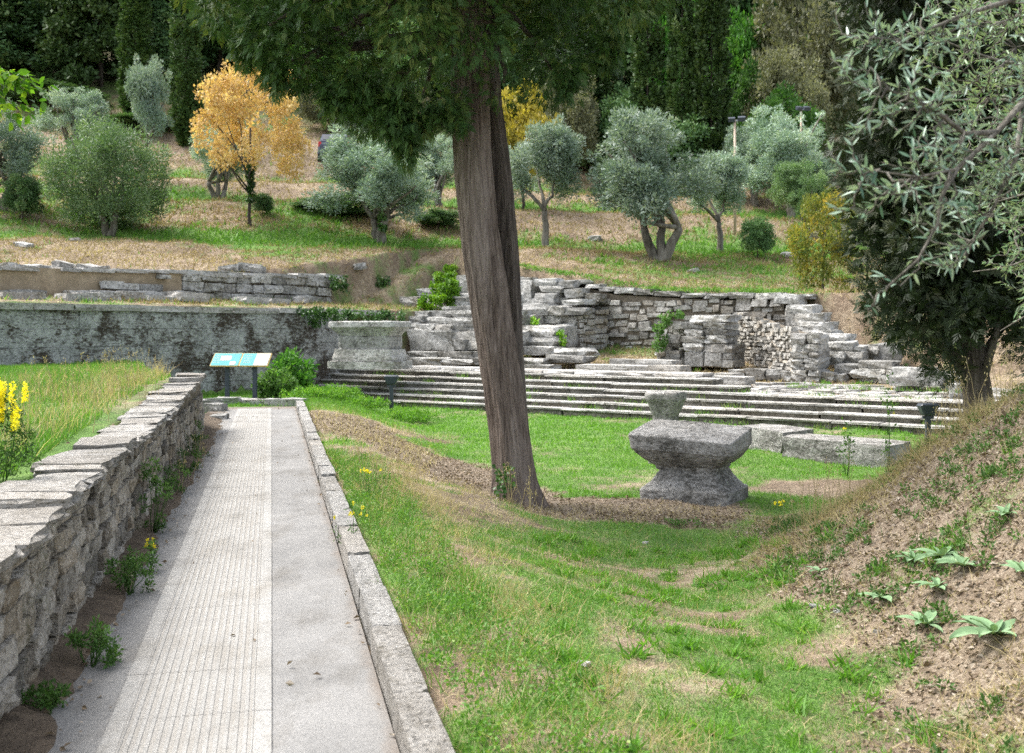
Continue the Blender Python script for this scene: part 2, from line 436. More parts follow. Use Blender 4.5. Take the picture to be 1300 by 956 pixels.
# concrete of the path, with fine aggregate, stains and hairline cracks
def concrete(name, a, b, stain=.5, grime=0.0):
    t = NT(name); p = t.pos()
    n1 = t.noise(p, .9, 6, .7, .6); n2 = t.noise(p, 38, 5, .8); n3 = t.noise(p, 110, 3, .7); n4 = t.noise(t.mapv(p, (1, .45, 1), (0, 0, .215)), 5, 6, .75)
    f = t.math('ADD', t.math('MULTIPLY', n1, .40), t.math('ADD', t.math('MULTIPLY', n2, .35), t.math('MULTIPLY', n4, .25)))
    c = t.ramp(f, [(.36, a), (.50, tuple((x + y) / 2 for x, y in zip(a, b))), (.62, b)])
    c = t.mixc(1.0, c, t.ramp(n3, [(.34, (.52, .51, .49)), (.46, (1, 1, 1)), (.62, (1, 1, 1)), (.72, (1.18, 1.17, 1.15))]), 'MULTIPLY')
    st = t.ramp(t.noise(t.mapv(p, (1.2, .5, 1)), 2.4, 6, .7), [(.50, (1, 1, 1)), (.72, (.60, .565, .51))])
    c = t.mixc(stain, c, t.mixc(1.0, c, st, 'MULTIPLY'))
    ed = t.attr('edge')
    c = t.mixc(t.math('MULTIPLY', t.rmap(t.math('ADD', ed, t.math('MULTIPLY', t.math('SUBTRACT', n4, .5), 1.4)), .30, 1.0), .8), c, (.13, .10, .075))
    if grime: c = t.mixc(t.math('MULTIPLY', t.attr('groove'), t.rmap(n4, .35, .6, .15, .7)), c, (.22, .205, .18))
    t.bump(t.math('ADD', n2, n3), .5, .008)
    return t.base(c, .9)
M['concrete'] = concrete('path_concrete', (.135, .133, .127), (.255, .25, .238), .7)
M['tactile'] = concrete('tactile_concrete', (.215, .21, .196), (.33, .322, .30), .8, .8)

def bark(name, dark, mid, pale, sc=1.0, bd=.06):
    t = NT(name); p = t.objc()
    v = t.mapv(p, (9 * sc, 9 * sc, .55 * sc))
    n1 = t.noise(v, 1.6, 6, .65, .6); n2 = t.noise(t.mapv(p, (26 * sc, 26 * sc, 2.2 * sc)), 1.5, 4, .7, .3)
    n3 = t.noise(t.mapv(p, (2.2, 2.2, .35)), 1.2, 3)
    f = t.math('ADD', t.math('MULTIPLY', n1, .55), t.math('MULTIPLY', n2, .45))
    c = t.ramp(f, [(.38, dark), (.50, mid), (.64, pale)])
    c = t.mixc(t.rmap(n3, .50, .70, 0, .5), c, tuple(min(1, x * 1.15 + .03) for x in pale))
    t.bump(f, 1.0, bd)
    return t.base(c, .95)
M['bark_big'] = bark('cypress_bark', (.06, .044, .034), (.14, .108, .086), (.25, .205, .172))
M['bark_dark'] = bark('dark_bark', (.03, .024, .02), (.08, .064, .052), (.16, .135, .115))
M['bark_olive'] = bark('olive_bark', (.05, .045, .035), (.13, .118, .095), (.25, .235, .20), 1.5, .03)

def leaf(name, c1, c2, c3=None, trans=.3, rough=.55, spec=.25, under=None, vary=.25):
    t = NT(name)
    stops = [(0, c1), (1, c2)] if c3 is None else [(0, c1), (.6, c2), (1, c3)]
    c = t.ramp(t.attr('rnd'), stops)
    c = t.mixc(1.0, c, t.ramp(t.rand(), [(0, (1 - vary,) * 3), (1, (1 + vary,) * 3)]), 'MULTIPLY')
    if under is not None:
        c = t.mixc(t.node('ShaderNodeNewGeometry').outputs['Backfacing'], c, under)
    t.base(c, rough); t.p.inputs['Specular IOR Level'].default_value = spec
    tr = t.node('ShaderNodeBsdfTranslucent'); t.put(tr.inputs['Color'], t.mixc(1.0, c, (1.3, 1.35, .7), 'MULTIPLY'))
    mx = t.node('ShaderNodeMixShader'); mx.inputs[0].default_value = trans
    t.t.links.new(t.p.outputs[0], mx.inputs[1]); t.t.links.new(tr.outputs[0], mx.inputs[2]); t.t.links.new(mx.outputs[0], t.out.inputs['Surface'])
    return t.m
M['lf_cypress'] = leaf('cypress_spray', (.022, .054, .016), (.060, .120, .028), (.17, .20, .05), .15, vary=.0)
M['lf_cypress_dark'] = leaf('dark_cypress_spray', (0.008, 0.016, 0.006), (0.022, 0.037, 0.012), (0.052, 0.056, 0.021), .1, vary=.0)
M['lf_cypcol'] = leaf('cypress_column', (0.023, 0.051, 0.014), (0.053, 0.101, 0.025), (0.115, 0.161, 0.046), .12)
M['lf_conifer'] = leaf('dark_conifer', (0.043, 0.095, 0.037), (0.095, 0.186, 0.064), (0.226, 0.306, 0.129), .15)
M['lf_broad'] = leaf('broad_leaf', (0.027, 0.081, 0.016), (0.068, 0.169, 0.030), (0.135, 0.257, 0.054), .3)
M['lf_bright'] = leaf('bright_leaf', (0.048, 0.156, 0.024), (0.096, 0.264, 0.036), (0.180, 0.360, 0.060), .35)
M['lf_oak'] = leaf('olive_brown_leaf', (.08, .095, .05), (.18, .185, .105), (.31, .31, .20), .25)
M['lf_olive'] = leaf('olive_leaf', (0.121, 0.194, 0.142), (0.263, 0.352, 0.273), (0.452, 0.525, 0.441), .22, .45, .4)
M['lf_olive_g'] = leaf('olive_leaf_green', (.055, .115, .04), (.125, .205, .085), (.24, .32, .16), .25, .45, .4)
M['lf_near'] = leaf('near_olive_leaf', (0.061, 0.138, 0.083), (0.160, 0.275, 0.165), (0.363, 0.473, 0.363), .18, .38, .5, under=(.27, .36, .29))
M['lf_near_g'] = leaf('near_olive_leaf_green', (0.044, 0.105, 0.044), (0.105, 0.198, 0.077), (0.220, 0.330, 0.143), .22, .4, .4, under=(.24, .32, .20))
M['lf_orange'] = leaf('autumn_leaf', (.33, .20, .075), (.47, .325, .135), (.55, .43, .22), .3, .6)
M['lf_yellow'] = leaf('yellow_leaf', (.17, .18, .03), (.38, .31, .05), (.50, .42, .09), .35)
M['lf_yellowgreen'] = leaf('yellow_green_leaf', (.07, .13, .03), (.20, .21, .04), (.50, .35, .05), .35)
M['lf_ivy'] = leaf('ivy_leaf', (.015, .045, .010), (.04, .10, .02), (.09, .18, .035), .2, .4, .4)
M['lf_ivy_b'] = leaf('bright_ivy_leaf', (.06, .16, .012), (.16, .33, .02), (.30, .46, .04), .35, .45, .3)
M['lf_weed'] = leaf('weed_leaf', (.03, .075, .015), (.07, .15, .03), (.13, .23, .06), .3)
M['lf_walnut'] = leaf('walnut_leaf', (.05, .14, .012), (.13, .27, .02), (.30, .42, .04), .45)
M['grass'] = leaf('grass_blade', (.055, .15, .018), (.11, .245, .032), (.27, .33, .09), .35, .5, .3, vary=0)
M['grass_v'] = leaf('grass_vivid', (.065, .18, .018), (.125, .28, .03), (.23, .36, .07), .4, .5, .3, vary=0)
M['straw_brown'] = leaf('dry_slope_grass', (.12, .085, .045), (.25, .19, .105), (.42, .35, .20), .25, .7, .1, vary=0)
M['straw'] = leaf('dry_grass', (.25, .20, .10), (.42, .35, .19), (.58, .50, .31), .3, .7, .1, vary=0)
M['litter'] = leaf('dead_leaf', (.095, .068, .045), (.215, .165, .112), (.37, .32, .255), .1, .8, .1, vary=0)
M['petal'] = leaf('yellow_petal', (.62, .52, .01), (.78, .68, .02), (.85, .78, .10), .3, .6)
M['mullein'] = leaf('felted_leaf', (.12, .21, .10), (.19, .29, .155), (.27, .37, .22), .15, .85, .1, vary=.12)
def plain(name, c, rough=.5, metal=0.0, spec=.4):
    t = NT(name); n = t.noise(t.objc(), 14, 4); t.p.inputs['Metallic'].default_value = metal
    m = t.base(t.ramp(n, [(.3, tuple(v * .85 for v in c)), (.7, tuple(min(1, v * 1.08) for v in c))]), rough); t.p.inputs['Specular IOR Level'].default_value = spec
    return m
M['lampblack'] = plain('dark_lamp_paint', (.045, .055, .07), .45)
M['signpost'] = plain('sign_post_paint', (.045, .055, .075), .5)
M['teal'] = plain('sign_teal', (.045, .27, .28), .7)
M['signwhite'] = plain('sign_white', (.40, .39, .34), .7)
M['signyellow'] = plain('sign_yellow_frame', (.40, .26, .05), .6)
M['carpaint'] = plain('car_paint', (.02, .03, .06), .25, 0, .6)
M['glass'] = plain('dark_glass', (.03, .035, .04), .08, 0, .7)
M['rubber'] = plain('tyre_rubber', (.02, .02, .02), .8)
M['taillight'] = plain('red_light', (.5, .02, .02), .3)
M['chrome'] = plain('bright_metal', (.6, .6, .6), .3, .8)
M['polewood'] = plain('lamp_pole', (.45, .36, .27), .7)
M['lampgrey'] = plain('lamp_grey', (.5, .52, .54), .4, .3)
# ------------------------------------------------------------------ ground sheet
def axis(segs):
    out = [np.array([segs[0][0]])]
    for a, b, st in segs:
        n = max(1, int(round((b - a) / st))); out.append(np.linspace(a, b, n + 1)[1:])
    return np.concatenate(out)
gx = axis([(-420, -160, 26), (-160, -50, 6), (-50, -22, 1.0), (-22, -7, .25), (-7, 6.5, .125), (6.5, 14, .25), (14, 40, 1.0), (40, 160, 6), (160, 420, 26)])
gy = axis([(-30, 0, 1.5), (0, 3, .3), (3, 14, .125), (14, 42, .22), (42, 75, .8), (75, 160, 4), (160, 420, 20)])
GX, GY = np.meshgrid(gx, gy); GZ = H(GX, GY)
nx, ny = len(gx), len(gy)
i = np.arange(ny - 1)[:, None] * nx; j = np.arange(nx - 1)[None]
q4 = np.stack([i + j, i + j + 1, i + nx + j + 1, i + nx + j], -1).reshape(-1, 4)
g_, d_, l_ = cover(GX, GY)
struct('ground', mk_mesh('ground', np.stack([GX, GY, GZ], -1).reshape(-1, 3), [q4], [M['ground']], True,
       {'green': g_.ravel(), 'dry': d_.ravel(), 'litter': l_.ravel()}))

# ------------------------------------------------------------------ path, tactile tiles, kerb
PD = np.array([-.2130, .9770]); PR = np.array([.9770, .2130]); PROT = math.atan2(.2130, .9770)
def pathp(s, w): return PD * s + PR * w            # s metres along, w metres to the right of the ribbed strip's right edge
ys = np.linspace(-4, 22.6, 134); ws = np.linspace(-1.12, .47, 17)
S, Wd = np.meshgrid(ys, ws, indexing='ij')
wl_ = Wd - .10 * (Wd < -1.1) * (vnoise(S * 1.4, 0, 0, 8))
PX = PD[0] * S + PR[0] * wl_; PY = PD[1] * S + PR[1] * wl_
PZ = .004 * (vnoise(S * .8, Wd * 2, 0, 9) - .5)
i = np.arange(len(ys) - 1)[:, None] * len(ws); j = np.arange(len(ws) - 1)[None]
fq = np.stack([i + j, i + j + 1, i + len(ws) + j + 1, i + len(ws) + j], -1).reshape(-1, 4)
edge = np.maximum(ss(-.72, -1.1, Wd), .7 * ss(.36, .47, Wd)); edge = np.maximum(edge, ss(21.2, 22.6, S))
path = struct('path', mk_mesh('path', np.stack([PX, PY, PZ], -1).reshape(-1, 3), [fq], [M['concrete']], True, {'edge': edge.ravel()}))
# ribbed tile 0.64 wide, 0.60 long: two broad rims and rows of ribs
TL = .60
prof = [(-.32, -.02), (-.32, .010), (-.255, .010)]
xr = -.250
ribs = [(.010, 1), (.012, 0), (.020, 1), (.016, 0)] + [(.020, 1), (.016, 0)] * 11 + [(.020, 1), (.012, 0), (.010, 1)]
tot = sum(r[0] for r in ribs); k_ = .50 / tot
for w_, up in ribs:
    w_ *= k_
    if up: prof += [(xr, .0075), (xr + .002, .011), (xr + w_ - .002, .011), (xr + w_, .0075)]
    else: prof += [(xr + .001, .0075), (xr + w_ - .001, .0075)]
    xr += w_
prof += [(.255, .010), (.32, .010), (.32, -.02)]
prof = np.array(prof); npf = len(prof)
Vt = np.concatenate([np.stack([prof[:, 0], np.full(npf, y), prof[:, 1]], -1) for y in (-TL / 2 + .001, TL / 2 - .001)])
jj = np.arange(npf - 1)
ft = np.stack([jj, jj + 1, npf + jj + 1, npf + jj], -1)
tile_me = mk_mesh('tile', Vt, [ft], [M['tactile']], False, {'edge': np.zeros(len(Vt)), 'groove': np.tile((prof[:, 1] < .009).astype(float), 2)})
for k in range(int(26.0 / TL)):
    s_ = -3.7 + TL * k + TL / 2
    if s_ > 22.2: break
    p_ = pathp(s_, -.32)
    obj('tile', tile_me, path, (p_[0], p_[1], -.003 + U(0, .0008)), (U(-.001, .001), 0, PROT + U(-.002, .002)))
kerb = thing('kerb', None, None); kerb['kind'] = 'structure'
kv = [rough_box(8, .05, .05, sd, 3.0) for sd in range(5)]
kerb_me = [mk_mesh('kerb_stone', v, f, [M['kerbstone']], False) for v, f in kv]
s_ = -3.0; k = 0
while s_ < 22.4:
    ln = U(.75, 1.15); p_ = pathp(s_ + ln / 2, .555 + U(-.008, .008))
    obj('kerb_stone', kerb_me[k % 5], kerb, (p_[0], p_[1], .02 + U(-.006, .006)), (U(-.02, .02), U(-.012, .012), PROT + U(-.008, .008)), (.145, ln - .010, .20)); k += 1
    s_ += ln

# ------------------------------------------------------------------ masonry helpers
def stone_pool(mat, n=8, kind='rough', seed=0, res=3, k=.14, amp=.07):
    out = []
    for i in range(n):
        if kind == 'rough': v, f = rough_box(res, k, amp, seed + i); out.append(mk_mesh('stone', v, f, [mat], False))
        else:
            v, q, tr = chamfer_box(k * .3, amp * .2, seed + i); f = orient_out(v, [q, tr]); out.append(mk_mesh('stone', v, f, [mat], False))
    return out
POOL = {
    'rubble': stone_pool(M['rubble'], 14, 'rough', 100, 3, .24, .15),
    'stone': stone_pool(M['stone'], 16, 'rough', 200, 4, .17, .12),
    'block': stone_pool(M['stone'], 8, 'chamfer', 300),
    'step': stone_pool(M['stepstone'], 8, 'rough', 350, 4, .035, .03),
    'grey': stone_pool(M['greywall'], 8, 'chamfer', 400, 3, .035, .02),
    'pathwall': stone_pool(M['pathwall'], 16, 'rough', 500, 5, .09, .10),
    'cap': stone_pool(M['capstone'], 10, 'rough', 600, 6, .07, .10),
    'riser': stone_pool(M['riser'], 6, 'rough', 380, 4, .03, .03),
    'slab': stone_pool(M['slab'], 8, 'rough', 700, 4, .10, .06),
}
def put_stone(root, pool, cx, cy, cz, dims, rz, tilt=.02, name='stone', mesh=None):
    me = mesh or POOL[pool][int(rng.integers(len(POOL[pool])))]
    l = root.location
    o = obj(name, me, root, (cx - l[0], cy - l[1], cz - l[2]), (U(-tilt, tilt), U(-tilt, tilt), rz), dims)
    if rng.random() < .5 and pool not in ('cap',):
        o.rotation_euler[2] += math.pi
    return o
def wall_core(root, A, B, back, zb, zt, inset, thick, n=24, mat='mortar', droop=.08):
    A = np.array(A); B = np.array(B); back = np.array(back); V = []
    for t in np.linspace(0, 1, n):
        p = A + (B - A) * t
        pf = p + back * inset; pb = p + back * thick
        b = zb(t) - .35; tp = zt(t) - droop
        V += [(*pf, b), (*pf, tp), (*pb, tp), (*pb, b)]
    V = np.array(V); fs = []
    for k in range(n - 1):
        for j in range(3): fs.append([4 * k + j, 4 * k + j + 1, 4 * k + 4 + j + 1, 4 * k + 4 + j])
    fs += [[0, 3, 2, 1], [4 * n - 4, 4 * n - 3, 4 * n - 2, 4 * n - 1]]
    V = V - np.array(root.location)
    return obj('core', mk_mesh('core', V, [np.array(fs)], [M[mat]], False), root)
def course_wall(name, label, A, B, back, zb, zt, thick=.5, ch=(.13, .2), sl=(.25, .6), pool='rubble', depth=(.22, .34), jit=.03, gap=.012,
                cat='wall', cap=None, core='mortar', limit=300, tilt=.03, taper=0.0, root=None, rise=.45):
    A = np.array(A, float); B = np.array(B, float); Ln = np.linalg.norm(B - A); d = (B - A) / Ln; back = np.array(back, float)
    rz = math.atan2(d[1], d[0])
    fz = lambda f: (lambda t: float(np.interp(t, f[0], f[1]))) if isinstance(f, tuple) else f
    zb, zt = fz(zb), fz(zt)
    if root is None: root = thing(name, label, cat, (A[0], A[1], zb(0)))
    wall_core(root, A, B, back, zb, zt, depth[0] * .45, thick, 28, core)
    z = min(zb(0), zb(.5), zb(1)); top = max(zt(t) for t in np.linspace(0, 1, 40)); n = 0
    while z < top and n < limit:
        hh = U(*ch); x = -U(0, .2)
        while x < Ln and n < limit:
            l = U(*sl) * (1.0 if rng.random() > .25 else .6); x1 = min(x + l, Ln); x0 = max(x, 0); l2 = x1 - x0
            if l2 > sl[0] * .35:
                t = (x0 + x1) / 2 / Ln
                if z + hh * rise < zt(t) and z + hh > zb(t):
                    dp = U(*depth); hs_ = hh * U(.86, 1.06)
                    f = -U(-jit, jit) + taper * (z - zb(t))
                    p = A + d * (x0 + x1) / 2 + back * (dp / 2 + f)
                    if pool == 'rubble': hs_ = hh * U(.7, 1.2)
                    put_stone(root, pool, p[0], p[1], z + hh / 2 + (U(-.25, .25) * hh if pool == 'rubble' else U(-.01, .01)), (l2 - gap, dp, hs_ - gap), rz + U(-tilt, tilt), tilt); n += 1
            x += l
        z += hh
    if cap:
        x = 0.0
        while x < Ln:
            l = U(*cap['l']); t = min((x + l / 2) / Ln, 1); w = U(*cap['w']); hh = U(*cap['h'])
            p = A + d * min(x + l / 2, Ln) + back * (w / 2 - cap.get('over', .03) + U(-.02, .02))
            if cap.get('keep', 1) > rng.random():
                zj = cap.get('zj', .008); put_stone(root, cap['pool'], p[0], p[1], zt(t) + hh / 2 - .03 + U(-zj, zj), (l - cap.get('gap', .012), w, hh), rz + U(-.06, .06), cap.get('tl', .03), 'cap_stone')
            x += l
    return root
# blocks given by the place they take in the view at the depth line q (front face), measured back from the lowest step
def aq_block(root, px0, px1, py0, py1, q, depth=.6, pool='stone', rot=0.0, name='block', tilt=.015):
    a0, a1 = a_at(px0, q), a_at(px1, q); am = (a0 + a1) / 2
    x, y = AQ(am, q); z1, z0 = zat(py0, y), zat(py1, y)
    x2, y2 = AQ(am, q + depth / 2)
    g_ = .028 if pool in ('stone', 'block') else .012
    return put_stone(root, pool, x2, y2, (z0 + z1) / 2, (abs(a0 - a1) - g_, depth, z1 - z0 - g_ * .7), ROT + rot + U(-.03, .03), tilt + .01, name)
def aq_root(name, label, cat, px, q, py):
    a = a_at(px, q); x, y = AQ(a, q); return thing(name, label, cat, (x, y, zat(py, y)))
bk = (float(UB[0]), float(UB[1])); fr = (-bk[0], -bk[1]); lf = (float(UA[0]), float(UA[1])); rt = (-lf[0], -lf[1])

# ------------------------------------------------------------------ the wall beside the path
lA = -1.04; A_ = (lA - .218 * 3.2, 3.2); B_ = (lA - .218 * 17.3, 17.3)
pw_top = ([0, .2, .4, .7, .9, 1], [.66, .70, .70, .76, .80, .86])
course_wall('stone_wall', 'low dry rubble wall with flat pale cap stones along the left of the path', A_, B_, (-.977, -.213),
            ([0, 1], [-.04, -.04]), pw_top, .42, (.10, .155), (.17, .44), 'pathwall', (.16, .26), .022, .006, tilt=.05, limit=298, taper=.05,
            cap=dict(l=(.24, .62), w=(.34, .46), h=(.045, .085), pool='cap', over=.015, keep=1, gap=.016, zj=.012, tl=.035))
# strip of soil and crumbs that has washed against the foot of the wall
sy = np.linspace(2.6, 20, 260); sw = .06 + .30 * fbm(sy * .9, 0, 0, 61) ** 1.5 + .10 * fbm(sy * 5, 0, 0, 62); hw = .10 * fbm(sy * 1.3, 5, 0, 63) + .02
cols = []
for u_ in np.linspace(0, 1, 8):
    Lx = -1.16 + (sw + .14) * u_; zz = hw * (1 - u_) ** 1.3 + .006 * (1 - u_) + .016 * (vnoise(sy * 16, u_ * 6, 0, 64) - .4) * (1 - u_) - .02 * (u_ == 1)
    cols.append(np.stack([Lx - .218 * sy, sy, zz], -1))
V = np.stack(cols, 1).reshape(-1, 3); i = np.arange(len(sy) - 1)[:, None] * 8; j = np.arange(7)[None]
struct('soil_verge', mk_mesh('soil_verge', V, [np.stack([i + j, i + j + 1, i + 8 + j + 1, i + 8 + j], -1).reshape(-1, 4)], [M['soil']], True))
# ------------------------------------------------------------------ big grey ashlar wall at the back left
gw = thing('ashlar_wall', 'long grey ashlar wall with dark moss stains behind the information board', 'wall', (*AQ(17, -9), -.2))
q0_, q1_ = -11.5, 2.4
rzq = math.atan2(UB[1], UB[0])
gwl = lambda q: 0
wall_core(gw, AQ(17.0, q0_), AQ(17.0, q1_), lf, lambda t: -.1, lambda t: 2.0, .30, .7, 12)
zc0 = -.35
for ci, (hh, blk) in enumerate([(.50, 1.9), (.46, 1.6), (.52, 2.2), (.42, 1.7), (.44, 2.0)]):
    x = q0_ - U(0, 1)
    while x < q1_:
        l = blk * U(.7, 1.3); x1 = min(x + l, q1_)
        if x1 - x > .2:
            cx, cy_ = AQ(17.0 + .27 + U(-.006, .006), (x + x1) / 2)
            put_stone(gw, 'grey', cx, cy_, zc0 + hh / 2, (x1 - x - .006, .54, hh - .006), rzq, .002, 'block')
        x = x1
    zc0 += hh
x = q0_
while x < q1_ + .6:
    l = U(.9, 1.9); cx, cy_ = AQ(17.0 + .33 + U(-.03, .03), x + l / 2)
    put_stone(gw, 'step', cx, cy_, zc0 + .06 + U(-.015, .015), (l - .01, .78, .15), rzq, .008, 'cap_stone'); x += l
# ------------------------------------------------------------------ upper terrace walls, left
def terr(q): return AQ(19.35, q)
qa, qb, qc = -12.5, -5.2, 2.6
def zline(pys, q_s, a=19.35):
    return ([(q - q_s[0]) / (q_s[-1] - q_s[0]) for q in q_s], [zat(p, AQ(a, q)[1]) for p, q in zip(pys, q_s)])
def qpx(px, a):                                  # q where the line a = const crosses column px
    k = (px - 650) / F; x0, y0 = AQ(a, 0)
    return (k * y0 - x0) / (UB[0] - k * UB[1])
qL, qM, qR = qpx(-40, 19.35), qpx(232, 19.35), qpx(425, 19.35)
pl = thing('rendered_wall', 'low brown rendered wall on the upper terrace at far left', 'wall', (*terr(qL), 2.4))
ztA, ztB = zat(341, terr(qL)[1]), zat(346, terr(qM)[1])
wall_core(pl, terr(qL), terr(qM), lf, lambda t: 2.2, lambda t: mix(ztA, ztB, t) + .05, .05, .5, 30, 'plaster', .0)
x = 0; n_ = np.linalg.norm(np.array(terr(qM)) - np.array(terr(qL)))
while x < n_:
    l = U(.5, 1.1); t_ = x / n_; p_ = np.array(terr(qL)) + (np.array(terr(qM)) - np.array(terr(qL))) * min(1, (x + l / 2) / n_) + np.array(lf) * .2
    if rng.random() < .8: put_stone(pl, 'slab', p_[0], p_[1], mix(ztA, ztB, t_) + .03, (l, .5, .10), rzq, .03, 'cap_stone')
    if rng.random() < .7:
        p2 = p_ + np.array(rt) * .38; put_stone(pl, 'stone', p2[0], p2[1], zat(375, p_[1]) + U(-.05, .05), (l, .4, U(.16, .26)), rzq, .03, 'stone')
    x += l
for px0, px1, py0, py1 in ((200, 215, 349, 354), (128, 155, 357, 367), (155, 175, 360, 368), (175, 205, 361, 371)):
    qq = qpx((px0 + px1) / 2, 19.3); c_ = AQ(19.28, qq)
    put_stone(pl, 'stone', c_[0], c_[1], zat((py0 + py1) / 2, c_[1]), (abs(qpx(px1, 19.3) - qpx(px0, 19.3)), .16, (py1 - py0) / F * c_[1]), rzq, .01, 'stone')
course_wall('ashlar_wall', 'short wall of big pale squared blocks above the grey ashlar wall', terr(qM), terr(qR), lf,
            ([0, 1], [zat(384, terr(qM)[1]), zat(388, terr(qR)[1])]), ([0, .5, 1], [zat(350, terr(qM)[1]), zat(351, terr((qM + qR) / 2)[1]), zat(352, terr(qR)[1])]),
            .55, (.22, .36), (.5, 1.0), 'stone', (.3, .45), .05, cap=dict(l=(.6, 1.4), w=(.5, .7), h=(.09, .16), pool='slab', keep=.8))
lw = thing('block_row', 'broken row of flat pale blocks lying below the squared block wall', 'stone row', (*AQ(18.5, -4), 2.3))
x = -12.0
while x < 2.0:
    l = U(.4, 1.2); c_ = AQ(18.65 + U(-.15, .15), x)
    if rng.random() < .75: put_stone(lw, 'slab', c_[0], c_[1], h(*c_) + U(.02, .10), (l, U(.4, .6), U(.16, .28)), rzq + U(-.1, .1), .05)
    x += l + U(0, .25)
lw = thing('rubble_heap', 'loose heap of pale rubble on the slope at the far left edge', 'stone heap', (*XY(60, 31), h(*XY(60, 31))))
for k in range(26):
    c_ = XY(U(5, 150), U(30.5, 32.5)); put_stone(lw, 'stone', c_[0], c_[1], h(*c_) + U(.02, .22), (U(.25, .8), U(.25, .5), U(.14, .3)), rzq + U(-.6, .6), .2)

# ------------------------------------------------------------------ the broad flight of steps
stairs = thing('stone_stairs', 'broad flight of weathered grey stone steps across the sunken lawn', 'stairs', (*AQ(8, 0), -.55))
RIS, TRD = .142, .40
a_lo, a_hi = -1.2, 18.2
for k in range(6):
    q_ = k * TRD; zt_ = -.50 + (k + 1) * RIS
    a0 = a_lo if k < 4 else (4.6 if k == 4 else 5.2)
    a1 = a_hi if k < 5 else a_hi - .6
    if k == 0: a1 = 13.5
    x = a0 + U(-.5, 0)
    while x < a1:
        l = U(.9, 2.1); x1 = min(x + l, a1)
        if x1 - x > .2:
            c_ = AQ((x + x1) / 2, q_ + .36 + U(-.012, .012))
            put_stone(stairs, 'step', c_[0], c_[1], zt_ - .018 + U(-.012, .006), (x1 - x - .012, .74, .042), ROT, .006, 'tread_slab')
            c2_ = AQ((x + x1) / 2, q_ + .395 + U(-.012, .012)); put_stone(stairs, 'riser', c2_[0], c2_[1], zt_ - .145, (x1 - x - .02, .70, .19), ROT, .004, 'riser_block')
        x = x1
# long pale slabs of the landing
x = 5.6
while x < 16.6:
    l = U(.8, 1.7); c_ = AQ(x + l / 2, 6 * TRD + .55); put_stone(stairs, 'slab', c_[0], c_[1], -.50 + 6 * RIS + .02 + U(-.01, .012), (l - .015, 1.15, .12), ROT, .006, 'slab'); x += l
# ------------------------------------------------------------------ ruins behind the steps
def prof_z(pts, q):                       # (px, py) points along the line q -> wall endpoints and height profile
    aa = [a_at(px, q) for px, _ in pts]; zz = [zat(py, AQ(a, q)[1]) for a, (_, py) in zip(aa, pts)]
    tt = [(a - aa[0]) / (aa[-1] - aa[0]) for a in aa]
    return AQ(aa[0], q), AQ(aa[-1], q), (tt, zz)
A_, B_, zp = prof_z([(645, 356), (700, 357), (740, 362), (780, 371), (850, 375), (905, 377), (940, 378), (1010, 379)], 9.0)
course_wall('rubble_wall', 'high back wall of coursed rubble under the dry slope, behind the ruins', A_, B_, bk, ([0, 1], [.55, .45]), zp, .6,
            (.13, .24), (.22, .62), 'rubble', (.22, .40), .07, .03, cap=dict(l=(.5, 1.2), w=(.5, .75), h=(.13, .2), pool='stone', keep=.9), limit=290, tilt=.05)
# heap of big blocks stepping down in front of the back wall, right of the big trunk
r = aq_root('block_heap', 'stepped heap of large broken blocks just right of the big leaning trunk', 'ruin', 690, 7.5, 440)
for px0, px1, py0, py1, q, dp in ((652, 676, 356, 385, 8.5, .6), (676, 705, 353, 363, 8.4, .6), (684, 712, 362, 372, 8.3, .6), (705, 728, 356, 366, 8.5, .5), (676, 704, 372, 384, 8.1, .7),
                                  (716, 740, 366, 378, 8.4, .5), (661, 697, 385, 402, 7.5, .8), (695, 716, 388, 401, 7.4, .7), (714, 744, 380, 388, 7.9, .9), (715, 742, 390, 400, 7.5, .7), (678, 714, 400, 412, 7.6, .9),
                                  (714, 732, 400, 412, 7.7, .7), (714, 730, 411, 424, 7.7, .7), (718, 734, 423, 440, 7.7, .7), (655, 676, 399, 413, 6.9, .7), (655, 704, 413, 428, 6.4, .9), (655, 704, 427, 441, 6.2, 1.0),
                                  (655, 700, 440, 452, 5.7, .9), (700, 744, 442, 453, 5.6, .8), (694, 744, 451, 461, 5.0, .7), (655, 690, 455, 463, 4.6, .7), (660, 700, 463, 470, 4.0, .6), (742, 762, 372, 384, 8.5, .5), (700, 722, 412, 442, 7.2, .8), (660, 722, 428, 446, 7.3, 1.2), (655, 715, 402, 430, 7.9, 1.0), (655, 740, 378, 402, 8.5, .6)):
    aq_block(r, px0, px1, py0, py1, q, dp, 'stone', U(-.05, .05), 'block', .03)
# rubble return of the back wall, darker, left of the grassy doorway
course_wall('rubble_wall', 'short rubble spur jutting forward from the back wall, left of the grassy gap', AQ(a_at(737, 7.7), 7.7), AQ(a_at(772, 8.9), 8.9), (-.5, .86),
            lambda t: .55, ([0, .4, 1], [zat(402, 35), zat(398, 35.5), zat(392, 36)]), .6, (.12, .2), (.22, .5), 'rubble', (.2, .32), .05, tilt=.06)
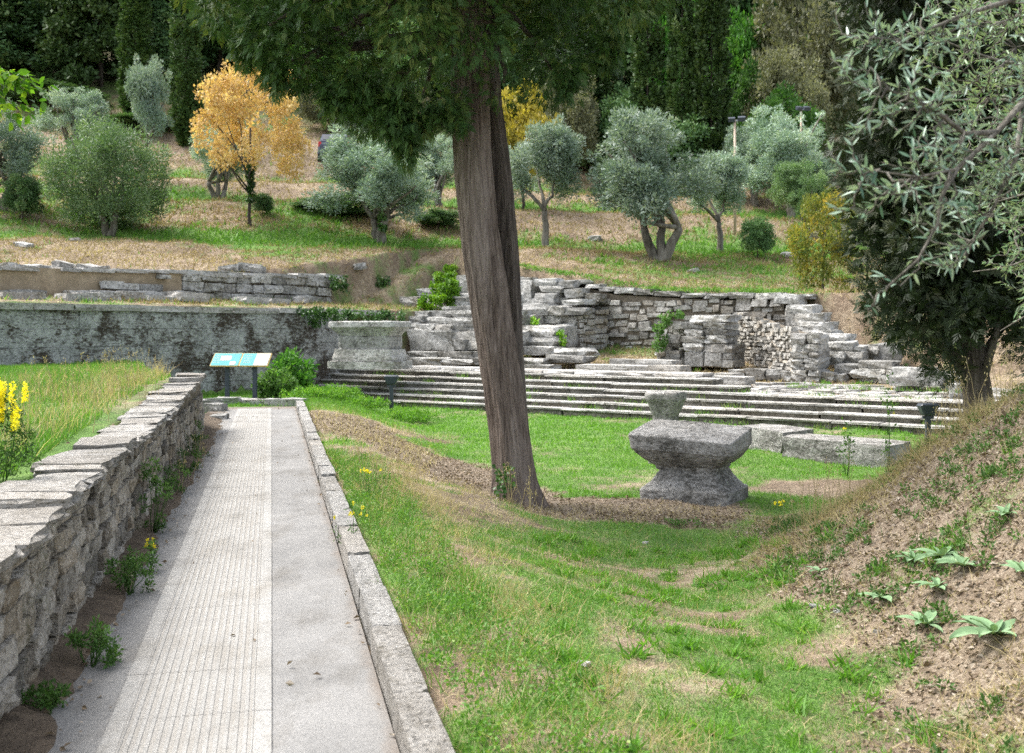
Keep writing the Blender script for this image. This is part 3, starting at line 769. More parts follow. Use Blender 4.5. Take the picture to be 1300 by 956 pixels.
# the pier of squared blocks
r = aq_root('masonry_pier', 'pier of squared grey blocks, two large square stones at its foot', 'ruin', 880, 6.5, 466)
for px0, px1, py0, py1 in ((868, 893, 446, 466), (893, 916, 447, 466), (866, 892, 435, 447), (891, 920, 436, 448), (865, 895, 427, 436), (893, 922, 426, 436.5), (868, 893, 417, 427.5), (892, 924, 418, 427),
                           (866, 892, 409, 418), (890, 922, 409, 418), (873, 925, 400, 409.5), (916, 930, 448, 457), (914, 931, 456, 467), (918, 930, 437, 449)):
    aq_block(r, px0, px1, py0, py1, 6.5 + U(-.04, .04), .95, 'stone' if py0 < 440 else 'block', 0, 'block')
for k in range(34):
    u_ = U(0, 1); px = 836 + 32 * u_; top = 447 - 40 * u_ ** .7
    py = U(top, 466); s_ = U(8, 15); aq_block(r, px - s_ * .6, px + s_ * .6, py - s_ * .42, py + s_ * .3, 6.55 + U(-.05, .5), .5, 'rubble', U(-.2, .2), 'stone', .12)
# rubble wall slanting forward on the right of the gap, and its end pier
A_ = AQ(a_at(936, 8.8), 8.8); B_ = AQ(a_at(1008, 5.4), 5.4)
dd = np.array(B_) - np.array(A_); dd /= np.linalg.norm(dd)
course_wall('rubble_wall', 'pale wall of small coursed stones slanting forward to the right of the pier', A_, B_, (-dd[1] if -dd[1] > 0 else dd[1], abs(dd[0])), ([0, 1], [.55, .1]),
            ([0, .3, .6, 1], [zat(397, A_[1]), zat(403, mix(A_[1], B_[1], .3)), zat(412, mix(A_[1], B_[1], .6)), zat(421, B_[1])]), .55, (.085, .13), (.16, .40), 'rubble', (.2, .3), .03, tilt=.04, limit=298)
r = aq_root('masonry_pier', 'narrow upright pier of worn grey stones at the right end of the ruins', 'ruin', 1020, 5.2, 487)
for py0, py1, spl in ((423, 437, .55), (436, 447, .4), (446, 455, .6), (454, 463, .45), (462, 470, .5), (469, 478, .6), (477, 488, .5)):
    m_ = 1003 + 37 * spl
    aq_block(r, 1003 + U(-1, 1), m_, py0, py1 + .6, 5.15 + U(-.03, .03), .9, 'stone', 0, 'block'); aq_block(r, m_, 1040 + U(-1, 1), py0, py1 + .6, 5.15 + U(-.03, .03), .9, 'stone', 0, 'block')
# stepped end of the back wall, right
r = aq_root('stepped_wall', 'stepped end of the ruins with large blocks descending to the right', 'ruin', 1030, 7.0, 480)
for px0, px1, py0, py1, q in ((980, 1014, 373, 387, 8.4), (1000, 1034, 386, 399, 7.9), (996, 1012, 387, 420, 8.2), (1006, 1046, 397, 409, 7.6), (1012, 1052, 408, 421, 7.3), (1030, 1055, 408, 420, 7.3), (1000, 1030, 418, 430, 7.5),
                              (1018, 1060, 419, 427, 7.1), (1044, 1076, 423, 434, 6.8), (1036, 1062, 426, 445, 6.9), (1044, 1082, 433, 447, 6.4), (1078, 1096, 438, 448, 6.5), (1046, 1072, 446, 463, 6.2), (1070, 1096, 446, 462, 6.3),
                              (1056, 1090, 462, 474, 5.7), (1088, 1104, 463, 474, 5.8), (1042, 1058, 472, 486, 5.3), (1052, 1072, 474, 487, 5.4), (1066, 1112, 463, 476, 6.0), (1080, 1130, 469, 481, 5.4), (1100, 1140, 436, 460, 7.0), (1094, 1116, 438, 450, 6.9),
                              (1082, 1098, 440, 462, 7.2)):
    aq_block(r, px0, px1, py0, py1, q, .8, 'stone', U(-.06, .06), 'block', .03)
course_wall('low_wall', 'long low wall of flat blocks running under the dark cypress', AQ(a_at(1092, 5.6), 5.6), AQ(a_at(1236, 4.6), 4.6), bk, lambda t: .0,
            ([0, .5, 1], [zat(463, 27.5), zat(467, 26.5), zat(470, 25)]), .5, (.17, .24), (.6, 1.4), 'stone', (.35, .5), .04)
r = aq_root('low_wall', 'low row of flat blocks closing the grassy gap beside the pier', 'wall', 960, 5.2, 485)
for px0, px1, py0, py1 in ((924, 946, 469, 481), (944, 972, 468, 483), (970, 990, 469, 484), (988, 1004, 471, 485)): aq_block(r, px0, px1, py0, py1, 5.2 + U(-.05, .05), .6, 'stone')
# upper slabs
r = aq_root('upper_steps', 'two short upper steps of grey slabs above the broad flight', 'steps', 800, 4.4, 473)
for px0, px1, py0, py1, q in ((773, 806, 456, 466, 5.5), (806, 852, 457, 466, 5.5), (730, 775, 463, 474, 4.4), (775, 822, 464, 474, 4.4), (822, 864, 464, 475, 4.4), (860, 900, 478, 488, 3.3), (898, 946, 478, 488, 3.3), (905, 930, 474, 482, 3.9)):
    aq_block(r, px0, px1, py0, py1, q, .7, 'step', 0, 'slab', .008)
# loose blocks on the landing
o = aq_block(thing('x', None, None), 1128, 1188, 468, 489, 3.9, .75, 'stone', .15); 
def solo_block(name, label, px0, px1, py0, py1, q, dp, rot, seed, cat='stone block', mat='stone'):
    v, f = rough_box(10, .10, .10, seed, 2.0); v[:, :2] *= (1 - .18 * np.clip(v[:, 2:3] + .2, 0, 1))
    a0, a1 = a_at(px0, q), a_at(px1, q); am = (a0 + a1) / 2; x, y = AQ(am, q); z1, z0 = zat(py0, y), zat(py1, y); x2, y2 = AQ(am, q + dp / 2)
    b = obj(name, mk_mesh(name, v * np.array([abs(a0 - a1), dp, z1 - z0]), f, [M[mat]], False), None, (x2, y2, (z0 + z1) / 2), (U(-.02, .02), U(-.03, .03), ROT + rot))
    return tag(b, label, cat)
_p = o.parent; bpy.data.objects.remove(o); bpy.data.objects.remove(_p)
solo_block('loose_block', 'large loose weathered block lying on the paving left of the dark cypress trunk', 1127, 1189, 467, 490, 3.6, .8, .12, 71)
solo_block('loose_block', 'small low block half buried right beside the dark cypress trunk', 1200, 1232, 488, 506, 2.2, .5, .3, 72)
# paving of flat stones behind the top step, right
r = thing('paving', None, None, (*AQ(2, 3), .05)); r['kind'] = 'structure'
cells = []
for k in range(400):
    a, q = U(-1.5, 5.2), U(1.9, 4.7)
    if all(math.hypot(a - c[0], (q - c[1]) * 1.3) > .5 for c in cells): cells.append((a, q))
for a, q in cells:
    c_ = AQ(a, q); put_stone(r, 'slab', c_[0], c_[1], h(*c_) + .015 + U(-.01, .02), (U(.4, .8), U(.28, .55), .12), ROT + U(-.7, .7), .05, 'paving_stone')
# left of the trunk: slabs, big blocks and steps
r = aq_root('block_terrace', 'terrace of large squared blocks and long slabs left of the big trunk', 'ruin', 560, 6.0, 445)
for px0, px1, py0, py1, q, dp in ((517, 575, 418, 446, 5.2, 1.0), (574, 612, 420, 445, 5.3, 1.0), (575, 590, 430, 446, 5.1, .5), (526, 550, 411, 420, 5.4, .6), (550, 572, 412, 420, 5.4, .6), (571, 606, 412, 421, 5.5, .7), (505, 530, 409, 421, 5.5, .7),
                                  (512, 536, 401, 410, 5.7, .7), (534, 566, 402, 412, 5.9, .7), (564, 604, 403, 413, 5.9, .8), (500, 545, 395, 404, 6.1, .9), (544, 572, 394, 403, 6.2, .9), (570, 612, 393, 404, 6.2, .9),
                                  (516, 556, 446, 455, 4.6, .7), (555, 600, 446, 456, 4.6, .7), (516, 560, 454, 464, 4.0, .7), (558, 602, 456, 464, 4.0, .7), (600, 650, 446, 456, 4.6, .7), (600, 650, 455, 465, 4.0, .7), (610, 655, 420, 446, 5.4, 1.0), (604, 655, 393, 421, 6.2, .9)):
    aq_block(r, px0, px1, py0, py1, q, dp, 'stone', U(-.02, .02), 'block', .012)
r = aq_root('block_terrace', 'upper tumble of pale blocks beside the bright green ivy', 'ruin', 500, 8.0, 392)
for px0, px1, py0, py1, q, dp in ((434, 468, 379, 388, 7.2, .7), (466, 498, 377, 388, 7.3, .8), (498, 530, 376, 393, 7.3, .8), (430, 466, 371, 380, 7.8, .8), (440, 498, 386, 393, 6.9, .8), (484, 512, 368, 377, 8.0, .6), (500, 530, 358, 371, 8.4, .7), (512, 524, 369, 378, 8.0, .5),
                                  (526, 556, 365, 376, 8.2, .6), (530, 552, 351, 362, 8.9, .6), (549, 561, 334, 347, 9.4, .4), (545, 560, 345, 356, 9.2, .5), (576, 600, 350, 372, 9.0, .6), (528, 600, 376, 394, 7.6, 1.0), (580, 650, 372, 394, 8.0, 1.0), (590, 650, 352, 373, 8.8, .8), (470, 505, 388, 396, 6.6, .7), (560, 604, 388, 395, 6.5, .6),
                                  (430, 480, 392, 400, 6.4, .8)):
    aq_block(r, px0, px1, py0, py1, q, dp, 'stone', U(-.05, .05), 'block', .03)

# ------------------------------------------------------------------ altars
def loft(prof, hx, hy, p=5.0, seg=120, amp=.02, seed=0, fr=3.0, cap_n=8, chips=0.0):
    """rings of a rounded rectangle; prof: (scale, z)"""
    th = (np.arange(seg) + .5) * 2 * math.pi / seg; c, s = np.cos(th), np.sin(th)
    rr = (np.abs(c) ** p + np.abs(s) ** p) ** (-1 / p); ux, uy = c * rr, s * rr
    rings = [(s_, z) for s_, z in prof]
    rings += [(prof[-1][0] * (1 - k / cap_n), prof[-1][1] + .002 * k) for k in range(1, cap_n)]
    V = np.concatenate([np.stack([ux * hx * s_, uy * hy * s_, np.full(seg, z)], -1) for s_, z in rings])
    n = len(rings)
    i = np.arange(n - 1)[:, None] * seg; j = np.arange(seg)[None]
    f = np.stack([i + j, i + (j + 1) % seg, i + seg + (j + 1) % seg, i + seg + j], -1).reshape(-1, 4)
    V = np.vstack([V, [[0, 0, rings[-1][1]]]]); jj = np.arange(seg)
    tri = np.stack([(n - 1) * seg + jj, (n - 1) * seg + (jj + 1) % seg, np.full(seg, n * seg)], -1)
    d = np.stack([fbm(V[:, 0] * fr + 9, V[:, 1] * fr, V[:, 2] * fr * 1.5, seed + 7 * k, 4) - .5 for k in range(3)], 1)
    V = V + d * amp * 2
    d2 = np.stack([np.abs(fbm(V[:, 0] * fr * 4 + 3, V[:, 1] * fr * 4, V[:, 2] * fr * 4, seed + 70 + 7 * k, 3) - .5) for k in range(3)], 1)
    V = V - d2 * amp * 1.8 * np.sign(V - np.array([0, 0, V[:, 2].mean()]))
    if chips:
        cn = fbm(V[:, 0] * 1.6 + 3, V[:, 1] * 1.6, V[:, 2] * 1.6, seed + 50, 2)
        V[:, :2] *= (1 - chips * ss(.52, .72, cn))[:, None]
    return V, [f, tri]
def crisp(me, deg=26):
    me.set_sharp_from_angle(angle=math.radians(deg)); return me
def densify(prof, st):
    out = [prof[0]]
    for a, b in zip(prof[:-1], prof[1:]):
        n = max(1, int(math.ceil(max(abs(b[1] - a[1]), abs(b[0] - a[0]) * .5) / st)))
        out += [(a[0] + (b[0] - a[0]) * k / n, a[1] + (b[1] - a[1]) * k / n) for k in range(1, n + 1)]
    return out
ax, ay = XY(880, 13.75); az = h(ax, ay) - .04
AR = math.radians(-27)
altar = thing('stone_altar', 'hourglass shaped stone altar on the lawn with broad flat top', 'altar', (ax, ay, az), AR)
altar.scale = (.80, .80, .86)
V, fs = loft(densify([(1.0, 0), (1.02, .05), (1.01, .205), (.985, .225), (.94, .235), (.83, .31), (.745, .38), (.69, .44), (.655, .485), (.66, .50)], .016), .70, .62, 16, 200, .018, 3, 3.2, chips=.05)
obj('altar_base', crisp(mk_mesh('altar_base', V, fs, [M['altar']], True)), altar, (.02, 0, 0))
V, fs = loft(densify([(.58, .475), (.64, .49), (.65, .535), (.73, .575), (.86, .655), (.955, .735), (1.0, .80), (1.015, .815), (1.02, 1.015), (1.005, 1.03)], .016), .76, .62, 22, 240, .017, 8, 2.6, chips=.09)
V[:, 2] += (.11 * V[:, 1] - .045 * V[:, 0]) * np.clip((V[:, 2] - .6) / .3, 0, 1)
V[:, 0] -= .10 * np.clip((V[:, 2] - .55) / .4, 0, 1) * (V[:, 0] < -.2) * (1 - .0)
obj('altar_top', crisp(mk_mesh('altar_top', V, fs, [M['altar']], True)), altar, (.01, 0, 0))
cx_, cy_ = XY(845, 17.4)
V, fs = loft(densify([(.80, 0), (.80, .12), (.62, .18), (.60, .78), (.68, .84), (.86, .98), (.98, 1.04), (1.0, 1.13), (.96, 1.15)], .03), .31, .27, 6, 80, .018, 23, 4, chips=.06)
zt_ = zat(497, 17.4); zb_ = h(cx_, cy_) - .05
V[:, 2] *= (zt_ - zb_) / 1.15
tag(obj('stone_pillar', mk_mesh('stone_pillar', V, fs, [M['altar']], True), None, (cx_, cy_, zb_), (0, 0, AR)), 'small square stone pillar with flaring top standing behind the altar', 'pillar')
def long_block(label, px0, D0, px1, D1, hgt, dp, seed):
    a = np.array(XY(px0, D0)); b = np.array(XY(px1, D1)); m = (a + b) / 2; d = b - a
    v, f = rough_box(14, .04, .05, seed, 2.4); z = h(*m) - .06
    v[:, 2] -= .12 * np.clip(v[:, 0] - .1, 0, 1) * (v[:, 2] > .2)
    return tag(obj('long_block', crisp(mk_mesh('long_block', v * np.array([np.linalg.norm(d), dp, hgt]), f, [M['altar']], True), 28), None, (m[0], m[1], z + hgt / 2), (U(-.02, .02), 0, math.atan2(d[1], d[0]))), label, 'stone block')
long_block('shorter pale stone block lying behind the altar, ivy at its joint', 948, 19.6, 1012, 18.7, .44, .8, 31)
long_block('long dark toppled stone block lying in the grass right of the altar', 1008, 18.3, 1142, 17.0, .41, .85, 32)
# small moulded altar standing on the landing before the grey wall
D_ = 30.6; px_, py_ = XY(470, D_); zb_ = zat(468, D_)
ped = thing('moulded_pedestal', 'broad moulded stone pedestal on the landing left of the big trunk', 'pedestal', (px_, py_, zb_), ROT + .25)
sc_ = D_ / F
for nm, z0, z1, prof, hx in (('plinth', 0, 10, [(1, 0), (1, 1)], 48), ('base_moulding', 10, 25, [(.98, 0), (.98, .25), (.93, .55), (.90, 1)], 44), ('dado', 25, 41, [(.98, 0), (1, .3), (1, 1)], 36), ('cornice', 41, 60, [(.74, 0), (.80, .2), (.93, .5), (1, .62), (1, .95), (.98, 1)], 47)):
    pr = densify([(s_, (z0 + (z1 - z0) * z_) * sc_) for s_, z_ in prof], .04)
    V, fs = loft(pr, hx * sc_, hx * sc_ * .62, 12, 100, .02, z1, 3, chips=.02)
    obj(nm, crisp(mk_mesh(nm, V, fs, [M['stone']], True)), ped)

# ------------------------------------------------------------------ information board
sx, sy = XY(306, 25.6); sz = h(sx, sy)
sg = thing('information_board', 'double teal and white information board on two dark posts at path end', 'sign', (sx, sy, sz), -.10)
def box_mesh(name, dims, mat, c=.06, seed=1, jit=0.0):
    v, q, tr = chamfer_box(c, jit, seed); f = orient_out(v, [q, tr]); return mk_mesh(name, v * np.array(dims), f, [mat], False)
def box(name, dims, mat, parent, loc, rot=(0, 0, 0), c=.06):
    return obj(name, box_mesh(name, dims, M[mat], c), parent, loc, rot)
zc_ = zat(457, 25.6) - sz
for x_ in (-.34, .32):
    pz = zc_ - .02; box('post', (.10, .06, pz + .3), 'signpost', sg, (x_, .03, pz / 2 - .15))
TILT = math.radians(40)
for k, x_ in enumerate((-.345, .345)):
    pn = obj('panel', box_mesh('panel', (.685, .45, .025), M['signyellow'], .03), sg, (x_, 0, zc_), (TILT, 0, 0))
    obj('printed_sheet', box_mesh('printed_sheet', (.655, .42, .004), M['teal'], .03), pn, (0, 0, .0155))
    if k == 0:
        for (w_, d_, lx, ly) in ((.26, .16, -.02, .04), (.14, .12, .18, -.13)): obj('printed_patch', box_mesh('printed_patch', (w_, d_, .003), M['signwhite'], .1, 3, .05), pn, (lx, ly, .0195))
    else: obj('printed_patch', box_mesh('printed_patch', (.33, .415, .003), M['signwhite'], .02), pn, (.16, 0, .0195))
    for r_ in range(5): obj('text_line', box_mesh('text_line', (.17, .010, .002), M['signwhite'], .02), pn, (-.19 if k else -.22, .13 - r_ * .06, .0192))
# ------------------------------------------------------------------ ground floodlights
def floodlight(label, px, D, pytop, group='floodlights on short posts'):
    x, y = XY(px, D); z = h(x, y) - .02; ht = zat(pytop, D) - z
    r = thing('floodlight', label, 'floodlight', (x, y, z), U(-.1, .1), group)
    box('base_plate', (.20, .20, .02), 'lampblack', r, (0, 0, .01)); box('post', (.085, .07, ht - .2), 'lampblack', r, (0, 0, (ht - .2) / 2))
    v, q, tr = chamfer_box(.10, 0, 5); f = orient_out(v, [q, tr]); v = v.copy(); v[v[:, 2] < 0, :2] *= np.array([.62, .75]); v[:, 2] += .10 * (np.abs(v[:, 0]) < .45)
    obj('lamp_head', mk_mesh('lamp_head', v * np.array([.34, .24, .21]), f, [M['lampblack']], False), r, (0, 0, ht - .115))
    obj('lens', box_mesh('lens', (.22, .01, .10), M['glass']), r, (0, .115, ht - .10)); box('bracket', (.20, .05, .05), 'lampblack', r, (0, 0, ht - .235))
floodlight('dark floodlight on a short post before the steps near the path', 497, 25.5, 477)
floodlight('dark floodlight on a short post at the right end of the steps', 1178, 19.6, 513)
# ------------------------------------------------------------------ leaf templates (local y runs along the leaf)
DIA = (np.array([[0, 0, 0], [.5, .45, .06], [0, 1, 0], [-.5, .45, .06]]), [np.array([[0, 1, 2, 3]])])
LEAF = (np.array([[0, 0, 0], [.42, .30, .10], [0, .30, 0], [-.42, .30, .10], [.40, .64, .07], [0, .64, -.03], [-.40, .64, .07], [0, 1, -.10]]),
        [np.array([[0, 1, 2], [0, 2, 3], [4, 7, 5], [5, 7, 6]]), np.array([[1, 4, 5, 2], [2, 5, 6, 3]])])
def fan(n=7, spread=1.1, w=.12, seed=1, droop=.15):
    r = np.random.default_rng(seed); V = []; Fq = []
    for k in range(n):
        s = k / (n - 1); side = -1 if k % 2 else 1
        y0 = .0 + .6 * s; ang = side * spread * (1 - .5 * s) * r.uniform(.7, 1.1) if k < n - 1 else 0
        ln = (.55 - .2 * s) * r.uniform(.8, 1.2) if k < n - 1 else .5
        d = np.array([math.sin(ang), math.cos(ang), -droop * r.uniform(0, 1.5)]); nrm = np.array([math.cos(ang), -math.sin(ang), 0])
        b = np.array([0, y0, r.uniform(-.06, .06)])
        i0 = len(V); V += [b, b + d * ln * .5 + nrm * w * ln, b + d * ln, b + d * ln * .5 - nrm * w * ln]; Fq.append([i0, i0 + 1, i0 + 2, i0 + 3])
    return np.array(V), [np.array(Fq)]
FAN = fan(9, .75, .11, 2)
FAN2 = fan(6, .8, .17, 5); FAN3 = fan(7, .8, .12, 8)
def tuftlet(n=5, seed=3):
    r = np.random.default_rng(seed); V = []; Fq = []
    for k in range(n):
        d = r.normal(size=3); d[1] += .8; d /= np.linalg.norm(d); x = np.cross(d, r.normal(size=3)); x /= np.linalg.norm(x); b = r.normal(size=3) * .28; ln = r.uniform(.6, 1)
        i0 = len(V); V += [b, b + d * ln * .5 + x * .24 * ln, b + d * ln, b + d * ln * .5 - x * .24 * ln]; Fq.append([i0, i0 + 1, i0 + 2, i0 + 3])
    return np.array(V), [np.array(Fq)]
TUFT = [tuftlet(6, s) for s in (3, 4)]
def unit(n):
    d = rng.normal(size=(n, 3)); return d / np.linalg.norm(d, axis=1, keepdims=True)
def cloud(cen, rad, per, tmpl, size, up=.2, out=.8, noise=.5, shell=.45, flat=1.0, w=1.0, rr=None, shade=0.0):
    """leaves through the volume of many small clumps, denser towards their skin"""
    cen = np.asarray(cen, float); rad = np.asarray(rad, float)
    n = np.maximum(1, (per * (rad / rad.mean()) ** 2)).astype(int); idx = np.repeat(np.arange(len(cen)), n)
    d = unit(len(idx)); r = (shell + (1 - shell) * rng.random(len(idx))) * rad[idx]
    pos = cen[idx] + d * r[:, None] * np.array([1, 1, flat])
    dr = d * out + np.array([0, 0, up]) + rng.normal(size=d.shape) * noise
    s = size * rng.uniform(.7, 1.3, len(idx))
    sc = np.stack([s * w, s, s], -1)
    base = rng.random(len(cen)) * .5
    rn = np.clip(base[idx] + rng.random(len(idx)) * .5, 0, 1) if rr is None else rng.uniform(*rr, len(idx))
    return scatter(tmpl[0], tmpl[1], pos, basis(dr), sc, rn)
def shell_centres(n, rx, ry, rz, c=(0, 0, 0), zmin=-1, inner=.55, pw=.5):
    out = []
    while len(out) < n:
        d = unit(1)[0]
        if d[2] < zmin: continue
        r = inner + (1 - inner) * rng.random() ** pw
        out.append(np.array(c) + d * r * np.array([rx, ry, rz]))
    return np.array(out)
def tris_of(me): return sum(len(p.vertices) - 2 for p in me.polygons)
def limbs(base, forks, r0, seg=8, wob=.06):
    """forks: list of (start point, end point, r start, r end)"""
    parts = [tube(curve(a, b, 7, wob), np.linspace(ra, rb, 7), seg) for a, b, ra, rb in forks]
    return join(parts)

# ------------------------------------------------------------------ the big leaning cypress in the foreground
TB = np.array([*XY(650, 12.8), 0]); TB[2] = h(TB[0], TB[1]) - .12
top = np.array([XY(598, 12.9)[0], 12.95, zat(140, 12.9)]); top2 = np.array([XY(572, 13)[0], 13.1, 8.5])
def big_trunk(p0, p1, p2, r0, r1, n=110, seg=96, seed=0, flare=.35):
    t = np.linspace(0, 1, n)[:, None]
    mid = p0 + (p1 - p0) * np.minimum(t / .55, 1) + (p2 - p1) * np.clip((t - .55) / .45, 0, 1)
    mid[:, 0] += .05 * np.sin(t[:, 0] * 9 + seed)
    z = mid[:, 2] - p0[2]; rad = (r0 + (r1 - r0) * np.clip(t[:, 0], 0, 1)) * (1 + flare * np.exp(-z / .26))
    th = np.arange(seg) * 2 * math.pi / seg
    tw = th[None] + .25 * t
    lob = 1 + .05 * np.sin(tw * 3 + seed) + .04 * np.sin(tw * 7 + 2 * seed + t * 3)
    rid = vnoise(tw * 9, t * 7 + 0 * tw, 0, seed) - .5; rid2 = vnoise(tw * 24, t * 22 + 0 * tw, 0, seed + 3) - .5
    lob = lob + .10 * rid + .055 * rid2 + .24 * np.exp(-z / .22)[:, None] * np.sin(th * 5 + seed + .8 * np.sin(th * 2))[None]
    rg = 1 - np.abs(2 * vnoise(tw * 11 + .6 * np.sin(t * 23), t * 9 + 0 * tw, 0, seed + 9) - 1); lob = lob - .05 * rg ** 5 + .05 * (fbm(tw * 30, t * 30 + 0 * tw, 0, seed + 11) - .5)
    for kz, kt, ks in ((.30, 4.4, .10), (.42, 5.3, .08), (.22, 4.0, .07), (.36, 4.9, .06)):
        kd = ((th[None] - kt) * rad[:, None] / .06) ** 2 + ((t - kz) * (p2[2] - p0[2]) / .10) ** 2; lob = lob + ks * (np.exp(-kd) - 1.4 * np.exp(-kd * 5))
    R = rad[:, None] * lob
    V = np.stack([mid[:, 0:1] + R * np.cos(th), mid[:, 1:2] + R * np.sin(th), mid[:, 2:3] + 0 * R], -1).reshape(-1, 3)
    i = np.arange(n - 1)[:, None] * seg; j = np.arange(seg)[None]
    return V, [np.stack([i + j, i + (j + 1) % seg, i + seg + (j + 1) % seg, i + seg + j], -1).reshape(-1, 4)], np.full(len(V), .5)
big = thing('cypress_tree', 'big cypress with leaning bare trunk and low dark green crown, nearest tree', 'tree', tuple(TB))
v, f, _ = big_trunk(np.zeros(3), top - TB, top2 - TB, .228, .222, 200, 160, seed=1, flare=.40)
obj('trunk', mk_mesh('trunk', v, f, [M['bark_big']], True), big)
b2 = np.array([.22, .40, 0.0])
v, f, _ = big_trunk(b2, np.array([XY(618, 13.35)[0] + .02, 13.3, zat(140, 13.4)]) - TB, top2 - TB + np.array([.25, .4, 0]), .12, .19, 120, 64, 4, .2)
obj('second_stem', mk_mesh('second_stem', v, f, [M['bark_dark']], True), big)
CC = np.array([XY(548, 12.9)[0], 12.95, 7.35])
# crown: clumps on the underside and flanks, a few hanging branches
cen = []; rad = []
for k in range(215):
    d = unit(1)[0]
    if d[2] > .15: d[2] *= -.6
    if d[1] > .45: d[1] = -d[1]
    d /= np.linalg.norm(d)
    r = 1.0 - .5 * rng.random() ** 2.2
    c = CC + d * r * np.array([3.2, 3.0, 3.2]); cen.append(c); rad.append(U(.28, .50))
for k in range(110): cen.append(CC + shell_centres(1, 3.3, 3.1, 2.8, (0, 0, 0), -.3, .1)[0]); rad.append(U(.5, .8))
for k in range(60): cen.append(CC + np.array([0, 0, 3.4]) + shell_centres(1, 2.4, 2.4, 3.0, (0, 0, 0), -1, .5)[0]); rad.append(U(.7, 1.0))
cen = np.array(cen); rad = np.array(rad)
keep = ~((np.hypot(cen[:, 0] - (XY(600, 12.9)[0]), cen[:, 1] - 12.9) < .55) & (cen[:, 2] < 4.15)); cen, rad = cen[keep], rad[keep]
lo = cen[:, 2] < 6.2
ctr = lo & (np.hypot(cen[:, 0] - CC[0], cen[:, 1] - CC[1]) < 1.6) & (cen[:, 2] > 5.4)
skin = lo & ~ctr
parts = [cloud(cen[skin], rad[skin], 175, FAN, .112, -.40, 1.0, .28, .66, 1.0, 1.0), cloud(cen[ctr], rad[ctr], 40, FAN2, .25, -.3, .75, .4, .4)]
parts += [cloud(cen[~lo], rad[~lo], 46, FAN2, .34, -.2, .75, .4, .4)]
hang = [];
for px, py0, py1, w_ in ((521, 130, 207, .15), (507, 120, 175, .22), (470, 110, 140, .25), (450, 100, 135, .25), (575, 130, 158, .2), (516, 150, 195, .2), (500, 130, 165, .25), (540, 135, 165, .2), (352, 80, 110, .2), (310, 45, 75, .25), (420, 105, 140, .2), (720, 90, 118, .2), (770, 50, 80, .25)):
    D_ = 12.3
    for py in np.arange(py0, py1, 9.0): hang.append(((XY(px + U(-5, 5), D_)[0], D_ + U(-.1, .1), zat(py, D_)), w_ * U(.6, 1.0)))
parts.append(cloud([c for c, _ in hang], [r for _, r in hang], 60, FAN, .12, -.8, .6, .35, .2))
v, f, r_ = join(parts)
obj('crown', mk_mesh('crown', v - TB, f, [M['lf_cypress']], False, {'rnd': r_}), big)
parts = []
for k in range(44):
    c = cen[lo][int(rng.integers(lo.sum()))]; s = np.array([U(-.3, .3) - .5, 12.95 + U(-.2, .2), c[2] + U(.3, 1.2)])
    parts.append(tube(curve(s, c, 6, .05, .1), np.linspace(.06, .015, 6), 6))
v, f, r_ = join(parts); obj('branches', mk_mesh('branches', v - TB, f, [M['bark_dark']], True), big)

# ------------------------------------------------------------------ the dark cypress at the right
DC = np.array([*XY(1243, 18.0), 0]); DC[2] = h(DC[0], DC[1]) - .1
dk = thing('cypress_tree', 'dark spreading cypress with flared trunk at the right end of the steps', 'tree', tuple(DC))
parts = [big_trunk(np.zeros(3), np.array([-.05, .1, 2.2]), np.array([.3, .2, 6.0]), .25, .16, 60, 48, 6, .45)]
for e in ((-.9, -.1, 2.6), (.7, .2, 2.9), (-.5, .3, 3.4), (-1.6, .0, 3.0), (.3, -.4, 2.7)):
    parts.append(tube(curve((0, 0, U(.9, 1.5)), e, 8, .06), np.linspace(.09, .03, 8), 10))
v, f, r_ = join(parts); obj('trunk', mk_mesh('trunk', v, f, [M['bark_dark']], True), dk)
cen = []; rad = []
sil_y = [-60, 0, 60, 140, 200, 270, 350, 400, 430, 455, 472]; sil_l = [1075, 1066, 1078, 1058, 1062, 1072, 1078, 1100, 1125, 1165, 1195]
for k in range(430):
    py = U(-60, 468); l_ = np.interp(py, sil_y, sil_l); px = l_ + (1345 - l_) * rng.random() ** 1.3
    if py > 425 and 1205 < px < 1290: continue
    D_ = 18.2 + U(-1.7, 1.7) * (1 if px > 1120 else .6)
    cen.append((*XY(px + 12, D_), zat(py, D_))); rad.append(U(.22, .46))
for k in range(80):
    py = U(-420, -40); px = 1210 + U(-130, 130); D_ = 18.4 + U(-1.5, 1.5); cen.append((*XY(px, D_), zat(py, D_))); rad.append(U(.5, .8))
cen = np.array(cen); rad = np.array(rad)
icen = []
for k in range(170):
    py = U(-60, 440); l_ = np.interp(py, sil_y, sil_l); px = l_ + 38 + (1330 - l_) * rng.random() ** 1.1
    if py > 400 and 1205 < px < 1290: continue
    D_ = 18.6 + U(-1.0, 1.4); icen.append((*XY(px, D_), zat(py, D_)))
v, f, r_ = join([cloud(cen, rad, 50, FAN3, .17, -.1, .75, .4, .3), cloud(icen, np.full(len(icen), .5), 46, FAN2, .34, 0, .6, .6, .1)])
obj('crown', mk_mesh('crown', v - DC, f, [M['lf_cypress_dark']], False, {'rnd': r_}), dk)

